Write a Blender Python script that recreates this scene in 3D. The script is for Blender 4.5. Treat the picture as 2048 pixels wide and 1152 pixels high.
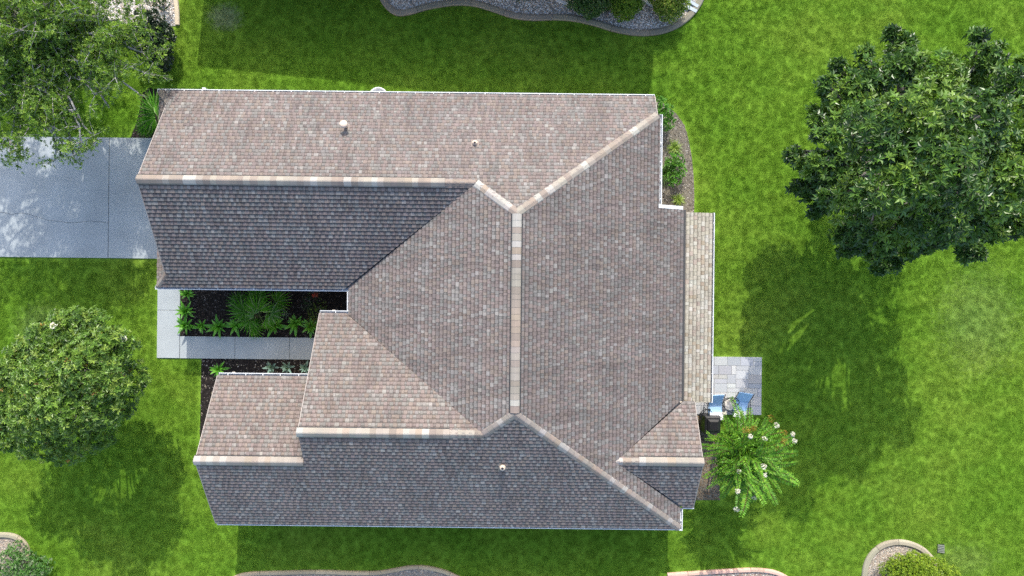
import bpy, math, random
import numpy as np
from mathutils import Vector, Matrix

rnd = random.Random(7)
rng = np.random.default_rng(11)
for o in list(bpy.data.objects):
    bpy.data.objects.remove(o)
C = bpy.context.scene.collection
scene = bpy.context.scene

# ------------------------------------------------------------------ camera, sky, sun, exposure
H = 28.0                 # drone height above the lawn (m)
F = 1420.0               # focal length in pixels of a 2048 px wide frame
ROLL = math.radians(0.65)
cam_d = bpy.data.cameras.new('camera')
cam = bpy.data.objects.new('camera', cam_d)
C.objects.link(cam)
cam.location = (0, 0, H)
cam.rotation_euler = (0, 0, ROLL)
cam_d.sensor_width = 36.0
cam_d.lens = F * 36.0 / 2048.0
cam_d.clip_end = 500
scene.camera = cam

SUN_EL = math.radians(39.5)
SUN_AZ = math.radians(3.5)       # from +Y towards +X
world = bpy.data.worlds.new('World')
scene.world = world
world.use_nodes = True
wn = world.node_tree
wn.nodes.clear()
wo = wn.nodes.new('ShaderNodeOutputWorld')
wb = wn.nodes.new('ShaderNodeBackground')
ws = wn.nodes.new('ShaderNodeTexSky')
ws.sky_type = 'NISHITA'
ws.sun_disc = False
ws.sun_elevation = SUN_EL
ws.sun_rotation = SUN_AZ
ws.air_density = 1.0
ws.dust_density = 2.4
wb.inputs[1].default_value = 0.15
wn.links.new(ws.outputs[0], wb.inputs[0])
wn.links.new(wb.outputs[0], wo.inputs[0])

sun_d = bpy.data.lights.new('sun', 'SUN')
sun_d.energy = 2.0
sun_d.angle = math.radians(0.53)
sun_d.color = (1.0, 0.955, 0.88)
sun = bpy.data.objects.new('sun', sun_d)
C.objects.link(sun)
sv = Vector((math.cos(SUN_EL) * math.sin(SUN_AZ), math.cos(SUN_EL) * math.cos(SUN_AZ), math.sin(SUN_EL)))
sun.rotation_euler = sv.to_track_quat('Z', 'Y').to_euler()
sun.location = sv * 60

scene.view_settings.view_transform = 'Standard'
scene.view_settings.look = 'None'
scene.view_settings.exposure = 1.40
scene.view_settings.gamma = 1.0
scene.view_settings.use_curve_mapping = False
scene.render.engine = 'CYCLES'
scene.cycles.use_denoising = False
scene.cycles.use_adaptive_sampling = False
scene.cycles.max_bounces = 6
scene.cycles.diffuse_bounces = 3
scene.cycles.glossy_bounces = 2
scene.cycles.transmission_bounces = 3
scene.cycles.sample_clamp_indirect = 6.0

# ------------------------------------------------------------------ survey: where a point of height h stands in plan
_c, _s = math.cos(ROLL), math.sin(ROLL)


def S(px, py, h=0.0):
    u, v = px - 1024.0, py - 576.0
    k = (H - h) / F
    return ((u * _c + v * _s) * k, -(v * _c - u * _s) * k)


def S3(px, py, h=0.0):
    x, y = S(px, py, h)
    return Vector((x, y, h))


# ------------------------------------------------------------------ materials
def new_mat(name):
    m = bpy.data.materials.new(name)
    m.use_nodes = True
    nt = m.node_tree
    nt.nodes.clear()
    out = nt.nodes.new('ShaderNodeOutputMaterial')
    bs = nt.nodes.new('ShaderNodeBsdfPrincipled')
    nt.links.new(bs.outputs[0], out.inputs[0])
    return m, nt, bs, out


def nd(nt, t, **kw):
    n = nt.nodes.new(t)
    for k, v in kw.items():
        setattr(n, k, v)
    return n


def noise(nt, coord, scale, detail=4, rough=0.6, stretch=None):
    if stretch is not None:
        mp = nd(nt, 'ShaderNodeMapping')
        mp.inputs['Scale'].default_value = stretch[:3]
        if len(stretch) > 3:
            mp.inputs['Rotation'].default_value = (0, 0, stretch[3])
        nt.links.new(coord, mp.inputs[0])
        coord = mp.outputs[0]
    n = nd(nt, 'ShaderNodeTexNoise')
    n.inputs['Scale'].default_value = scale
    n.inputs['Detail'].default_value = detail
    n.inputs['Roughness'].default_value = rough
    nt.links.new(coord, n.inputs['Vector'])
    return n.outputs['Fac']


def ramp(nt, fac, stops):
    r = nd(nt, 'ShaderNodeValToRGB')
    el = r.color_ramp.elements
    while len(el) > 1:
        el.remove(el[-1])
    el[0].position = stops[0][0]
    c = stops[0][1]
    el[0].color = (*c, 1) if not isinstance(c, float) else (c, c, c, 1)
    for p, c in stops[1:]:
        e = el.new(p)
        e.color = (*c, 1) if not isinstance(c, float) else (c, c, c, 1)
    nt.links.new(fac, r.inputs[0])
    return r.outputs[0]


def mixc(nt, a, b, fac, mode='MIX'):
    m = nd(nt, 'ShaderNodeMix', data_type='RGBA', blend_type=mode)
    for sock, v in ((m.inputs[0], fac), (m.inputs[6], a), (m.inputs[7], b)):
        if isinstance(v, bpy.types.NodeSocket):
            nt.links.new(v, sock)
        elif isinstance(v, (int, float)):
            sock.default_value = v
        else:
            sock.default_value = (*v, 1)
    return m.outputs[2]


def bump(nt, bs, h, strength=0.3, dist=0.01):
    b = nd(nt, 'ShaderNodeBump')
    b.inputs['Strength'].default_value = strength
    b.inputs['Distance'].default_value = dist
    nt.links.new(h, b.inputs['Height'])
    nt.links.new(b.outputs[0], bs.inputs['Normal'])


def pos(nt):
    return nd(nt, 'ShaderNodeNewGeometry').outputs['Position']


def tint(nt):
    return nd(nt, 'ShaderNodeAttribute', attribute_name='tint').outputs['Color']


def simple(name, col, rough=0.6, var=0.15, scale=6.0, metallic=0.0, spec=0.5, fine=60.0, bumpd=0.0):
    m, nt, bs, _ = new_mat(name)
    p = pos(nt)
    a = ramp(nt, noise(nt, p, scale), [(0.3, 1 - var), (0.7, 1 + var * 0.6)])
    b = ramp(nt, noise(nt, p, fine, 2), [(0.3, 1 - var * 0.8), (0.7, 1 + var * 0.5)])
    nt.links.new(mixc(nt, mixc(nt, col, a, 1.0, 'MULTIPLY'), b, 1.0, 'MULTIPLY'), bs.inputs['Base Color'])
    bs.inputs['Roughness'].default_value = rough
    bs.inputs['Metallic'].default_value = metallic
    bs.inputs['Specular IOR Level'].default_value = spec
    if bumpd:
        bump(nt, bs, noise(nt, p, fine, 3), 0.5, bumpd)
    return m


def tinted(name, rough=0.85, grain=250.0, gv=0.3, spec=0.3, weather=0.0, bumpd=0.002, streak=None):
    m, nt, bs, _ = new_mat(name)
    p = pos(nt)
    g = ramp(nt, noise(nt, p, grain, 2, 0.7), [(0.3, 1 - gv), (0.7, 1 + gv)])
    c = mixc(nt, tint(nt), g, 1.0, 'MULTIPLY')
    if weather:
        w = ramp(nt, noise(nt, p, 0.9, 5, 0.65), [(0.3, 1 - weather), (0.62, 1.0 + weather * 0.4)])
        c = mixc(nt, c, w, 1.0, 'MULTIPLY')
    if streak:
        w = ramp(nt, noise(nt, p, 1.0, 4, 0.7, streak), [(0.32, 0.80), (0.5, 1.0), (0.7, 1.06)])
        c = mixc(nt, c, w, 1.0, 'MULTIPLY')
    nt.links.new(c, bs.inputs['Base Color'])
    bs.inputs['Roughness'].default_value = rough
    bs.inputs['Specular IOR Level'].default_value = spec
    if bumpd:
        bump(nt, bs, noise(nt, p, grain, 3), 0.5, bumpd)
    return m


def leafy(name, rough=0.5, spec=0.4, trans=0.3, sat=1.0):
    m, nt, bs, out = new_mat(name)
    c = tint(nt)
    nt.links.new(c, bs.inputs['Base Color'])
    bs.inputs['Roughness'].default_value = rough
    bs.inputs['Specular IOR Level'].default_value = spec
    if trans:
        t = nd(nt, 'ShaderNodeBsdfTranslucent')
        tc = mixc(nt, c, (1.25, 1.2, 0.5), 1.0, 'MULTIPLY')
        nt.links.new(tc, t.inputs[0])
        mx = nd(nt, 'ShaderNodeMixShader')
        mx.inputs[0].default_value = trans
        nt.links.new(bs.outputs[0], mx.inputs[1])
        nt.links.new(t.outputs[0], mx.inputs[2])
        nt.links.new(mx.outputs[0], out.inputs[0])
    return m


def grass_color(nt):
    p = pos(nt)
    big = noise(nt, p, 0.16, 4, 0.6)
    mid = noise(nt, p, 0.55, 2, 0.5, (1.0, 1.8, 1.0, 0.4))
    tuft = noise(nt, p, 7.0, 4, 0.7, (1.0, 1.7, 1.0, 0.5))
    fine = noise(nt, p, 42.0, 3, 0.8, (1.0, 1.8, 1.0, 0.6))
    c = ramp(nt, big, [(0.3, (0.128, 0.256, 0.020)), (0.5, (0.152, 0.278, 0.025)), (0.68, (0.184, 0.296, 0.032))])
    c = mixc(nt, c, ramp(nt, mid, [(0.3, (0.88, 0.94, 0.9)), (0.52, (1.0, 1.0, 1.0)), (0.72, (1.12, 1.05, 1.15))]), 1.0, 'MULTIPLY')
    c = mixc(nt, c, ramp(nt, tuft, [(0.28, (0.95, 0.965, 0.95)), (0.5, (1.0, 1.0, 1.0)), (0.75, (1.04, 1.03, 1.05))]), 1.0, 'MULTIPLY')
    c = mixc(nt, c, ramp(nt, fine, [(0.25, (0.70, 0.75, 0.7)), (0.5, (1.0, 1.0, 1.0)), (0.78, (1.26, 1.2, 1.28))]), 1.0, 'MULTIPLY')
    # thin, sandy places in the turf
    for (cx, cy, rx, ry, amt, thr) in ((*S(450, 34), 1.1, 0.85, 0.6, 0.46), (*S(1960, 640), 3.2, 3.8, 0.15, 0.5), (*S(1925, 1120), 2.6, 1.2, 0.12, 0.5), (*S(85, 650), 2.0, 1.5, 0.18, 0.5)):
        mp = nd(nt, 'ShaderNodeMapping', vector_type='TEXTURE')
        mp.inputs['Location'].default_value = (cx, cy, 0)
        mp.inputs['Scale'].default_value = (rx, ry, 1)
        nt.links.new(p, mp.inputs[0])
        g = nd(nt, 'ShaderNodeTexGradient', gradient_type='SPHERICAL')
        nt.links.new(mp.outputs[0], g.inputs[0])
        n2 = noise(nt, p, 6.5, 6, 0.8)
        a = nd(nt, 'ShaderNodeMath', operation='MULTIPLY_ADD')
        nt.links.new(g.outputs['Fac'], a.inputs[0])
        a.inputs[1].default_value = 0.55
        nt.links.new(n2, a.inputs[2])
        f = ramp(nt, a.outputs[0], [(thr + 0.18, 0.0), (thr + 0.42, amt)])
        # only where the disc reaches
        lim = ramp(nt, g.outputs['Fac'], [(0.0, 0.0), (0.35, 1.0)])
        f = mixc(nt, f, lim, 1.0, 'MULTIPLY')
        c = mixc(nt, c, (0.30, 0.31, 0.20), f)
    return c, tuft, fine, p


def make_grass_mats():
    m, nt, bs, _ = new_mat('lawn_turf')
    c, tuft, fine, p = grass_color(nt)
    dark = mixc(nt, c, (0.92, 0.94, 0.9), 1.0, 'MULTIPLY')
    nt.links.new(dark, bs.inputs['Base Color'])
    bs.inputs['Roughness'].default_value = 0.95
    bs.inputs['Specular IOR Level'].default_value = 0.1
    bump(nt, bs, noise(nt, p, 26.0, 4, 0.7), 0.8, 0.03)
    m2, nt, bs, out = new_mat('grass_blade')
    c, tuft, fine, p = grass_color(nt)
    nt.links.new(c, bs.inputs['Base Color'])
    bs.inputs['Roughness'].default_value = 0.7
    bs.inputs['Specular IOR Level'].default_value = 0.15
    t = nd(nt, 'ShaderNodeBsdfTranslucent')
    nt.links.new(c, t.inputs[0])
    mx = nd(nt, 'ShaderNodeMixShader')
    mx.inputs[0].default_value = 0.35
    nt.links.new(bs.outputs[0], mx.inputs[1])
    nt.links.new(t.outputs[0], mx.inputs[2])
    nt.links.new(mx.outputs[0], out.inputs[0])
    return m, m2


M_LAWN, M_BLADE = make_grass_mats()
M_SHINGLE = tinted('asphalt_shingle', 0.9, 130.0, 0.30, 0.2, 0.13, .002, (2.6, .35, .35))
M_SHINGLE_X = tinted('asphalt_shingle_cross', 0.9, 130.0, 0.30, 0.2, 0.13, .002, (.35, 2.6, .35))
M_CAP = tinted('cap_shingle', 0.85, 120.0, 0.12, 0.25, 0.12)
M_DECK = simple('roof_deck', (0.045, 0.04, 0.038), 0.95)
M_BLACK = simple('black_vent_plastic', (0.018, 0.018, 0.02), 0.7, 0.2)
M_WHITE = simple('white_aluminium', (0.62, 0.64, 0.64), 0.45, 0.10, 3.0, 0.0, 0.5, 20.0)
M_GUTTER_IN = simple('gutter_trough', (0.52, 0.55, 0.58), 0.5, 0.3, 2.0, 0.0, 0.5, 9.0)
M_STUCCO = simple('cream_stucco', (0.56, 0.50, 0.42), 0.9, 0.08, 1.5, 0, 0.2, 60, 0.004)
M_FLASH = simple('dark_flashing', (0.045, 0.045, 0.045), 0.7, 0.2)
M_VENT = simple('cream_vent_paint', (0.70, 0.55, 0.42), 0.5, 0.08)
M_GLASS = simple('dark_window_glass', (0.03, 0.04, 0.05), 0.08, 0.05, 2, 0, 0.8)
M_CONC = simple('pale_concrete', (0.345, 0.375, 0.38), 0.85, 0.09, 1.2, 0, 0.25, 35, 0.003)
M_DRIVE = simple('driveway_concrete', (0.33, 0.36, 0.368), 0.85, 0.14, 0.7, 0, 0.25, 30, 0.003)
M_PAVER = tinted('patio_paver', 0.85, 60.0, 0.10, 0.25)
M_EDGE = tinted('edging_concrete', 0.9, 45.0, 0.16, 0.2, 0.15)
M_MULCH = simple('dark_mulch', (0.022, 0.018, 0.016), 0.95, 0.5, 9.0, 0, 0.1, 45, 0.02)
M_BARK = tinted('bark_chip', 0.95, 60, 0.3, 0.1)
M_SOIL = simple('grey_mulch_soil', (0.165, 0.148, 0.115), 0.95, 0.4, 7.0, 0, 0.1, 40, 0.02)
M_GRAVELBASE = simple('gravel_base', (0.24, 0.22, 0.19), 0.95, 0.4, 20, 0, 0.1, 60, 0.01)
M_STONE = tinted('gravel_stone', 0.85, 40, 0.12, 0.25)
M_OAK = leafy('oak_leaf', 0.5, 0.4, 0.35)
M_MAG = leafy('magnolia_leaf', 0.36, 0.5, 0.15)
M_LOQ = leafy('broad_leaf', 0.42, 0.45, 0.22)
M_MYR = leafy('myrtle_leaf', 0.5, 0.4, 0.35)
M_PLANT = leafy('garden_leaf', 0.42, 0.45, 0.25)
M_SHRUB = leafy('shrub_leaf', 0.5, 0.35, 0.25)
M_PETAL = leafy('white_petal', 0.7, 0.2, 0.3)
M_BARKT = simple('grey_bark', (0.20, 0.185, 0.165), 0.95, 0.35, 8.0, 0, 0.1, 40, 0.02)
M_TWIG = simple('pale_twig', (0.40, 0.38, 0.35), 0.9, 0.25, 8.0, 0, 0.1, 40, 0.01)
M_IRON = simple('black_iron', (0.012, 0.012, 0.014), 0.4, 0.1)
M_BLUE = simple('light_blue_sling', (0.36, 0.55, 0.78), 0.8, 0.10, 4, 0, 0.2, 90)
M_CUSHION = simple('white_cushion', (0.80, 0.79, 0.77), 0.9, 0.06, 4, 0, 0.2, 40)
M_PATTERN = simple('cream_cushion', (0.62, 0.58, 0.52), 0.9, 0.45, 9, 0, 0.2, 26)


# ------------------------------------------------------------------ mesh helpers
W0 = {}          # world origin of every parentable object


def _link(name, me, parent, local):
    o = bpy.data.objects.new(name, me)
    C.objects.link(o)
    if parent is not None:
        o.parent = parent
        w = W0.get(parent.name, Vector((0, 0, 0)))
        if not local:
            o.location = -w
        W0[o.name] = Vector((0, 0, 0)) if not local else w
    else:
        W0[o.name] = Vector((0, 0, 0))
    return o


def npmesh(name, V, Fc, mat, parent=None, tints=None, smooth=False, local=False):
    """V (n,3) array, Fc (m,k) array of equal faces, tints (m,3)."""
    V = np.asarray(V, dtype=np.float32)
    Fc = np.asarray(Fc, dtype=np.int32)
    me = bpy.data.meshes.new(name)
    m, k = Fc.shape
    me.vertices.add(len(V))
    me.vertices.foreach_set('co', V.ravel())
    me.loops.add(m * k)
    me.loops.foreach_set('vertex_index', Fc.ravel())
    me.polygons.add(m)
    me.polygons.foreach_set('loop_start', np.arange(0, m * k, k, dtype=np.int32))
    me.update(calc_edges=True)
    if tints is not None:
        a = me.color_attributes.new('tint', 'FLOAT_COLOR', 'CORNER')
        t = np.ones((m * k, 4), dtype=np.float32)
        t[:, :3] = np.repeat(np.asarray(tints, dtype=np.float32), k, axis=0)
        a.data.foreach_set('color', t.ravel())
    me.polygons.foreach_set('use_smooth', np.full(m, bool(smooth)))
    me.materials.append(mat)
    if name is None:
        return me
    return _link(name, me, parent, local)


class MB:
    def __init__(self):
        self.v, self.f, self.t = [], [], []

    def face(self, pts, t=None):
        i = len(self.v)
        self.v += [tuple(p) for p in pts]
        self.f.append(tuple(range(i, i + len(pts))))
        self.t.append(t)

    def add(self, vs, fs, t=None):
        i = len(self.v)
        self.v += [tuple(p) for p in vs]
        for f in fs:
            self.f.append(tuple(i + j for j in f))
            self.t.append(t)

    def box(self, x0, x1, y0, y1, z0, z1, t=None):
        vs = [(x0, y0, z0), (x1, y0, z0), (x1, y1, z0), (x0, y1, z0), (x0, y0, z1), (x1, y0, z1), (x1, y1, z1), (x0, y1, z1)]
        self.add(vs, [(3, 2, 1, 0), (4, 5, 6, 7), (0, 1, 5, 4), (1, 2, 6, 5), (2, 3, 7, 6), (3, 0, 4, 7)], t)

    def obox(self, a, b, w, z0, z1, t=None):
        """a bar from a to b (plan), width w"""
        a, b = Vector(a[:2]), Vector(b[:2])
        d = (b - a).normalized()
        n = Vector((-d.y, d.x)) * (w / 2)
        self.prism([a - n, b - n, b + n, a + n], z0, z1, t)

    def prism(self, pts, z0, z1, t=None, bev=0.0):
        n = len(pts)
        ar = sum(pts[i][0] * pts[(i + 1) % n][1] - pts[(i + 1) % n][0] * pts[i][1] for i in range(n))
        if ar < 0:
            pts = list(reversed(pts))
        if bev:
            cx = sum(p[0] for p in pts) / n
            cy = sum(p[1] for p in pts) / n
            ins = []
            for p in pts:
                d = Vector((cx - p[0], cy - p[1]))
                d = d.normalized() * bev * 1.4
                ins.append((p[0] + d.x, p[1] + d.y))
            vs = [(p[0], p[1], z0) for p in pts] + [(p[0], p[1], z1 - bev) for p in pts] + [(p[0], p[1], z1) for p in ins]
            fs = [tuple(range(n - 1, -1, -1)), tuple(range(2 * n, 3 * n))]
            for r in (0, n):
                fs += [(r + i, r + (i + 1) % n, r + n + (i + 1) % n, r + n + i) for i in range(n)]
        else:
            vs = [(p[0], p[1], z0) for p in pts] + [(p[0], p[1], z1) for p in pts]
            fs = [tuple(range(n - 1, -1, -1)), tuple(range(n, 2 * n))]
            fs += [(i, (i + 1) % n, n + (i + 1) % n, n + i) for i in range(n)]
        self.add(vs, fs, t)

    def tube(self, pts, radii, n=6, t=None, cap=True):
        pts = [Vector(p) for p in pts]
        if not isinstance(radii, (list, tuple)):
            radii = [radii] * len(pts)
        vs, fs = [], []
        ref = Vector((0.3, 0.2, 1.0))
        for i, p in enumerate(pts):
            d = (pts[min(i + 1, len(pts) - 1)] - pts[max(i - 1, 0)])
            d = d.normalized() if d.length > 1e-9 else Vector((0, 0, 1))
            if abs(d.dot(ref.normalized())) > 0.95:
                ref = Vector((1, 0.3, 0.1))
            u = d.cross(ref).normalized()
            w = d.cross(u)
            for k in range(n):
                a = 2 * math.pi * k / n
                vs.append(p + (u * math.cos(a) + w * math.sin(a)) * radii[i])
        for i in range(len(pts) - 1):
            for k in range(n):
                fs.append((i * n + k, i * n + (k + 1) % n, (i + 1) * n + (k + 1) % n, (i + 1) * n + k))
        if cap:
            fs.append(tuple(range(n - 1, -1, -1)))
            fs.append(tuple((len(pts) - 1) * n + k for k in range(n)))
        self.add(vs, fs, t)

    def lathe(self, c, prof, n=20, t=None):
        """prof: (r, z) from bottom to top"""
        vs, fs = [], []
        for r, z in prof:
            for k in range(n):
                a = 2 * math.pi * k / n
                vs.append((c[0] + r * math.cos(a), c[1] + r * math.sin(a), c[2] + z))
        for i in range(len(prof) - 1):
            for k in range(n):
                fs.append((i * n + k, i * n + (k + 1) % n, (i + 1) * n + (k + 1) % n, (i + 1) * n + k))
        fs.append(tuple(range(n - 1, -1, -1)))
        fs.append(tuple((len(prof) - 1) * n + k for k in range(n)))
        self.add(vs, fs, t)

    def mesh(self, name, mat, smooth=False):
        me = bpy.data.meshes.new(name)
        me.from_pydata(self.v, [], self.f)
        if any(t is not None for t in self.t):
            a = me.color_attributes.new('tint', 'FLOAT_COLOR', 'CORNER')
            buf = []
            for f, t in zip(self.f, self.t):
                c = t if t is not None else (0.5, 0.5, 0.5)
                buf += [c[0], c[1], c[2], 1.0] * len(f)
            a.data.foreach_set('color', buf)
        if smooth:
            me.polygons.foreach_set('use_smooth', [True] * len(me.polygons))
        me.materials.append(mat)
        return me

    def build(self, name, mat, parent=None, smooth=False, local=False):
        return _link(name, self.mesh(name, mat, smooth), parent, local)


def tag(o, label=None, cat=None, group=None, kind=None):
    if label:
        o['label'] = label
    if cat:
        o['category'] = cat
    if group:
        o['group'] = group
    if kind:
        o['kind'] = kind
    return o


def thing(name, loc, label, cat, group=None, rz=0.0):
    o = bpy.data.objects.new(name, None)
    C.objects.link(o)
    o.location = loc
    o.rotation_euler = (0, 0, rz)
    o.empty_display_size = 0.2
    W0[o.name] = Vector(loc)
    return tag(o, label, cat, group)


KIDS = {}


def copy_tree(o, parent=None):
    c = o.copy()
    C.objects.link(c)
    if parent is not None:
        c.parent = parent
    for ch in o.children:
        copy_tree(ch, c)
    return c


def jit(c, a=0.1, hue=0.04):
    k = 1 + rnd.uniform(-a, a)
    return tuple(max(0.0, x * k * (1 + rnd.uniform(-hue, hue))) for x in c)


# ================================================================== SETTING
lw = MB()
lw.face([(-220, -220, 0), (220, -220, 0), (220, 220, 0), (-220, 220, 0)])
tag(lw.build('lawn', M_LAWN), 'broad bright green mown lawn around the house', None, None, 'structure')

NO_GRASS = []            # plan polygons where no grass grows


def inside(poly, x, y):
    r = False
    n = len(poly)
    j = n - 1
    for i in range(n):
        xi, yi = poly[i]
        xj, yj = poly[j]
        if (yi > y) != (yj > y) and x < (xj - xi) * (y - yi) / (yj - yi) + xi:
            r = not r
        j = i
    return r


def inside_np(poly, X, Y):
    r = np.zeros(len(X), bool)
    n = len(poly)
    j = n - 1
    for i in range(n):
        xi, yi = poly[i]
        xj, yj = poly[j]
        if yi != yj:
            c = ((yi > Y) != (yj > Y)) & (X < (xj - xi) * (Y - yi) / (yj - yi) + xi)
            r ^= c
        j = i
    return r


def scatter_in(poly, n):
    xs = [p[0] for p in poly]
    ys = [p[1] for p in poly]
    X = rng.uniform(min(xs), max(xs), n)
    Y = rng.uniform(min(ys), max(ys), n)
    k = inside_np(poly, X, Y)
    return X[k], Y[k]


def smooth_line(pts, sub=8):
    """Catmull-Rom through plan points"""
    P = [Vector(p) for p in pts]
    out = []
    for i in range(len(P) - 1):
        p0, p1, p2, p3 = P[max(i - 1, 0)], P[i], P[i + 1], P[min(i + 2, len(P) - 1)]
        for k in range(sub):
            t = k / sub
            out.append(0.5 * ((2 * p1) + (p2 - p0) * t + (2 * p0 - 5 * p1 + 4 * p2 - p3) * t * t + (3 * p1 - p0 - 3 * p2 + p3) * t ** 3))
    out.append(P[-1])
    return out


# ---- driveway: three visible slabs, one cracked across
def clip_poly(poly, a, b, c):
    """keep a*x+b*y<=c"""
    out = []
    for i in range(len(poly)):
        p, q = poly[i], poly[(i + 1) % len(poly)]
        dp, dq = a * p[0] + b * p[1] - c, a * q[0] + b * q[1] - c
        if dp <= 0:
            out.append(p)
        if (dp < 0 < dq) or (dq < 0 < dp):
            t = dp / (dp - dq)
            out.append((p[0] + (q[0] - p[0]) * t, p[1] + (q[1] - p[1]) * t))
    return out


DY0, DY1 = 1.0, 5.74
driveway = MB()
driveway.box(-40, -11.6, DY0 + 0.01, DY1 - 0.01, -0.1, 0.02)
driveway = driveway.build('driveway', simple('joint_dirt', (0.06, 0.06, 0.055), 0.95, 0.3))
tag(driveway, 'wide pale concrete driveway running up to the garage in tree shade', None, None, 'structure')
XJ = S(219, 400)[0]
crack = [(XJ - 10.6, S(0, 425)[1] + 0.3), (XJ - 7.5, S(0, 425)[1] + 0.12), (S(0, 425)[0], S(0, 425)[1])] + [S(x, y) for x, y in ((25, 429), (48, 426), (70, 432), (95, 440), (118, 443), (150, 446), (185, 443), (219, 446))]
crack = [(p[0] + rnd.uniform(-.02, .02), p[1] + rnd.uniform(-.02, .02)) for p in smooth_line(crack, 4)]
crack[-1] = (XJ - 0.012, crack[-1][1])
sl = MB()
sl.prism([(XJ + 0.012, DY0), (-11.7, DY0), (-11.7, DY1), (XJ + 0.012, DY1)], -0.05, 0.06)
sl.build('slab', M_DRIVE, driveway)
up = [(p[0], p[1] + 0.006) for p in crack]
dn = [(p[0], p[1] - 0.006) for p in crack]
sl = MB()
sl.prism(up + [(XJ - 0.012, DY1), (up[0][0], DY1)], -0.05, 0.06)
sl.build('slab', M_DRIVE, driveway)
sl = MB()
sl.prism(dn + [(XJ - 0.012, DY0), (dn[0][0], DY0)], -0.05, 0.058)
sl.build('slab', M_DRIVE, driveway)
sl = MB()
sl.prism([(-40, DY0), (up[0][0] - 0.02, DY0), (up[0][0] - 0.02, DY1), (-40, DY1)], -0.05, 0.06)
sl.build('slab', M_DRIVE, driveway)
NO_GRASS.append([(-41, DY0 - .02), (-11, DY0 - .02), (-11, DY1 + .02), (-41, DY1 + .02)])

# ---- front walk: a strip beside the lawn and a leg to the door
wx0, wy1 = S(316.5, 575)[0], 0.2
wx1 = S(361, 650)[0]
wyb = S(340, 716)[1]
wyt = S(420, 673)[1]
walk = MB()
walk.box(wx0 + .02, wx1, wyb + .02, wy1, -.1, .02)
walk.box(wx1, -6.2, wyb + .02, wyt - .02, -.1, .02)
walk = walk.build('front_walk', simple('walk_joint', (0.07, 0.07, 0.065), 0.95, 0.3))
tag(walk, 'pale concrete front walk turning from lawn side to the entry', None, None, 'structure')
yj = S(340, 620.5)[1]
for (x0, x1, y0, y1) in ((wx0, wx1 - .006, yj + .006, wy1), (wx0, wx1 - .006, wyb, yj - .006)):
    m = MB()
    m.prism([(x0, y0), (x1, y0), (x1, y1), (x0, y1)], -.05, .06, None, 0.008)
    m.build('slab', M_CONC, walk)
xs = [wx1 + .006, S(471, 695)[0], S(580, 695)[0], S(690, 695)[0]]
for a, b in zip(xs[:-1], xs[1:]):
    m = MB()
    m.prism([(a + .006, wyb), (b - .006, wyb), (b - .006, wyt), (a + .006, wyt)], -.05, .06, None, 0.008)
    m.build('slab', M_CONC, walk)
NO_GRASS.append([(wx0, wyb), (-6, wyb), (-6, wy1), (wx0, wy1)])

# ---- planting beds (thin sheets of soil) and what lies on them


def bed(name, poly, mat, label, z=0.012):
    m = MB()
    m.prism([tuple(p)[:2] for p in poly], -0.05, z)
    NO_GRASS.append([tuple(p)[:2] for p in poly])
    return tag(m.build(name, mat), label, None, None, 'structure')


def stones(name, poly, n, mat, cols, r0, r1, label, z=0.012, flat=0.55):
    """loose pieces on a bed, one joined mesh of stuff"""
    X, Y = scatter_in(poly, n)
    n = len(X)
    R = rng.uniform(r0, r1, n)
    octv = np.array([[1, 0, 0], [0, 1, 0], [-1, 0, 0], [0, -1, 0], [0, 0, 1]], float)
    A = rng.uniform(0, 6.28, n)
    V = np.zeros((n, 5, 3))
    sc = 1 + rng.uniform(-.4, .4, (n, 5, 1))
    B = octv[None] * sc
    el = rng.uniform(0.6, 1.5, n)
    V[:, :, 0] = (B[:, :, 0] * np.cos(A)[:, None] - B[:, :, 1] * el[:, None] * np.sin(A)[:, None]) * R[:, None] + X[:, None]
    V[:, :, 1] = (B[:, :, 0] * np.sin(A)[:, None] + B[:, :, 1] * el[:, None] * np.cos(A)[:, None]) * R[:, None] + Y[:, None]
    V[:, :, 2] = B[:, :, 2] * R[:, None] * flat + z
    base = np.array([[0, 1, 4], [1, 2, 4], [2, 3, 4], [3, 0, 4]])
    Fc = (np.arange(n)[:, None, None] * 5 + base[None]).reshape(-1, 3)
    cols = np.array(cols)
    t = cols[rng.integers(0, len(cols), n)] * rng.uniform(.75, 1.25, (n, 1))
    o = npmesh(name, V.reshape(-1, 3), Fc, mat, None, np.repeat(t, 4, axis=0))
    return tag(o, label, None, None, 'stuff')


BARK_D = [(.02, .016, .014), (.035, .028, .024), (.012, .011, .011), (.05, .04, .034), (.10, .09, .085)]
BARK_G = [(.21, .19, .16), (.13, .115, .095), (.30, .28, .25), (.085, .072, .058), (.22, .19, .14)]
GRAV_W = [(.56, .53, .47), (.42, .38, .33), (.66, .64, .60), (.46, .36, .29), (.30, .28, .26), (.52, .52, .52)]
GRAV_T = [(.34, .29, .22), (.26, .22, .17), (.42, .37, .30), (.22, .19, .16), (.34, .26, .2)]

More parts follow.
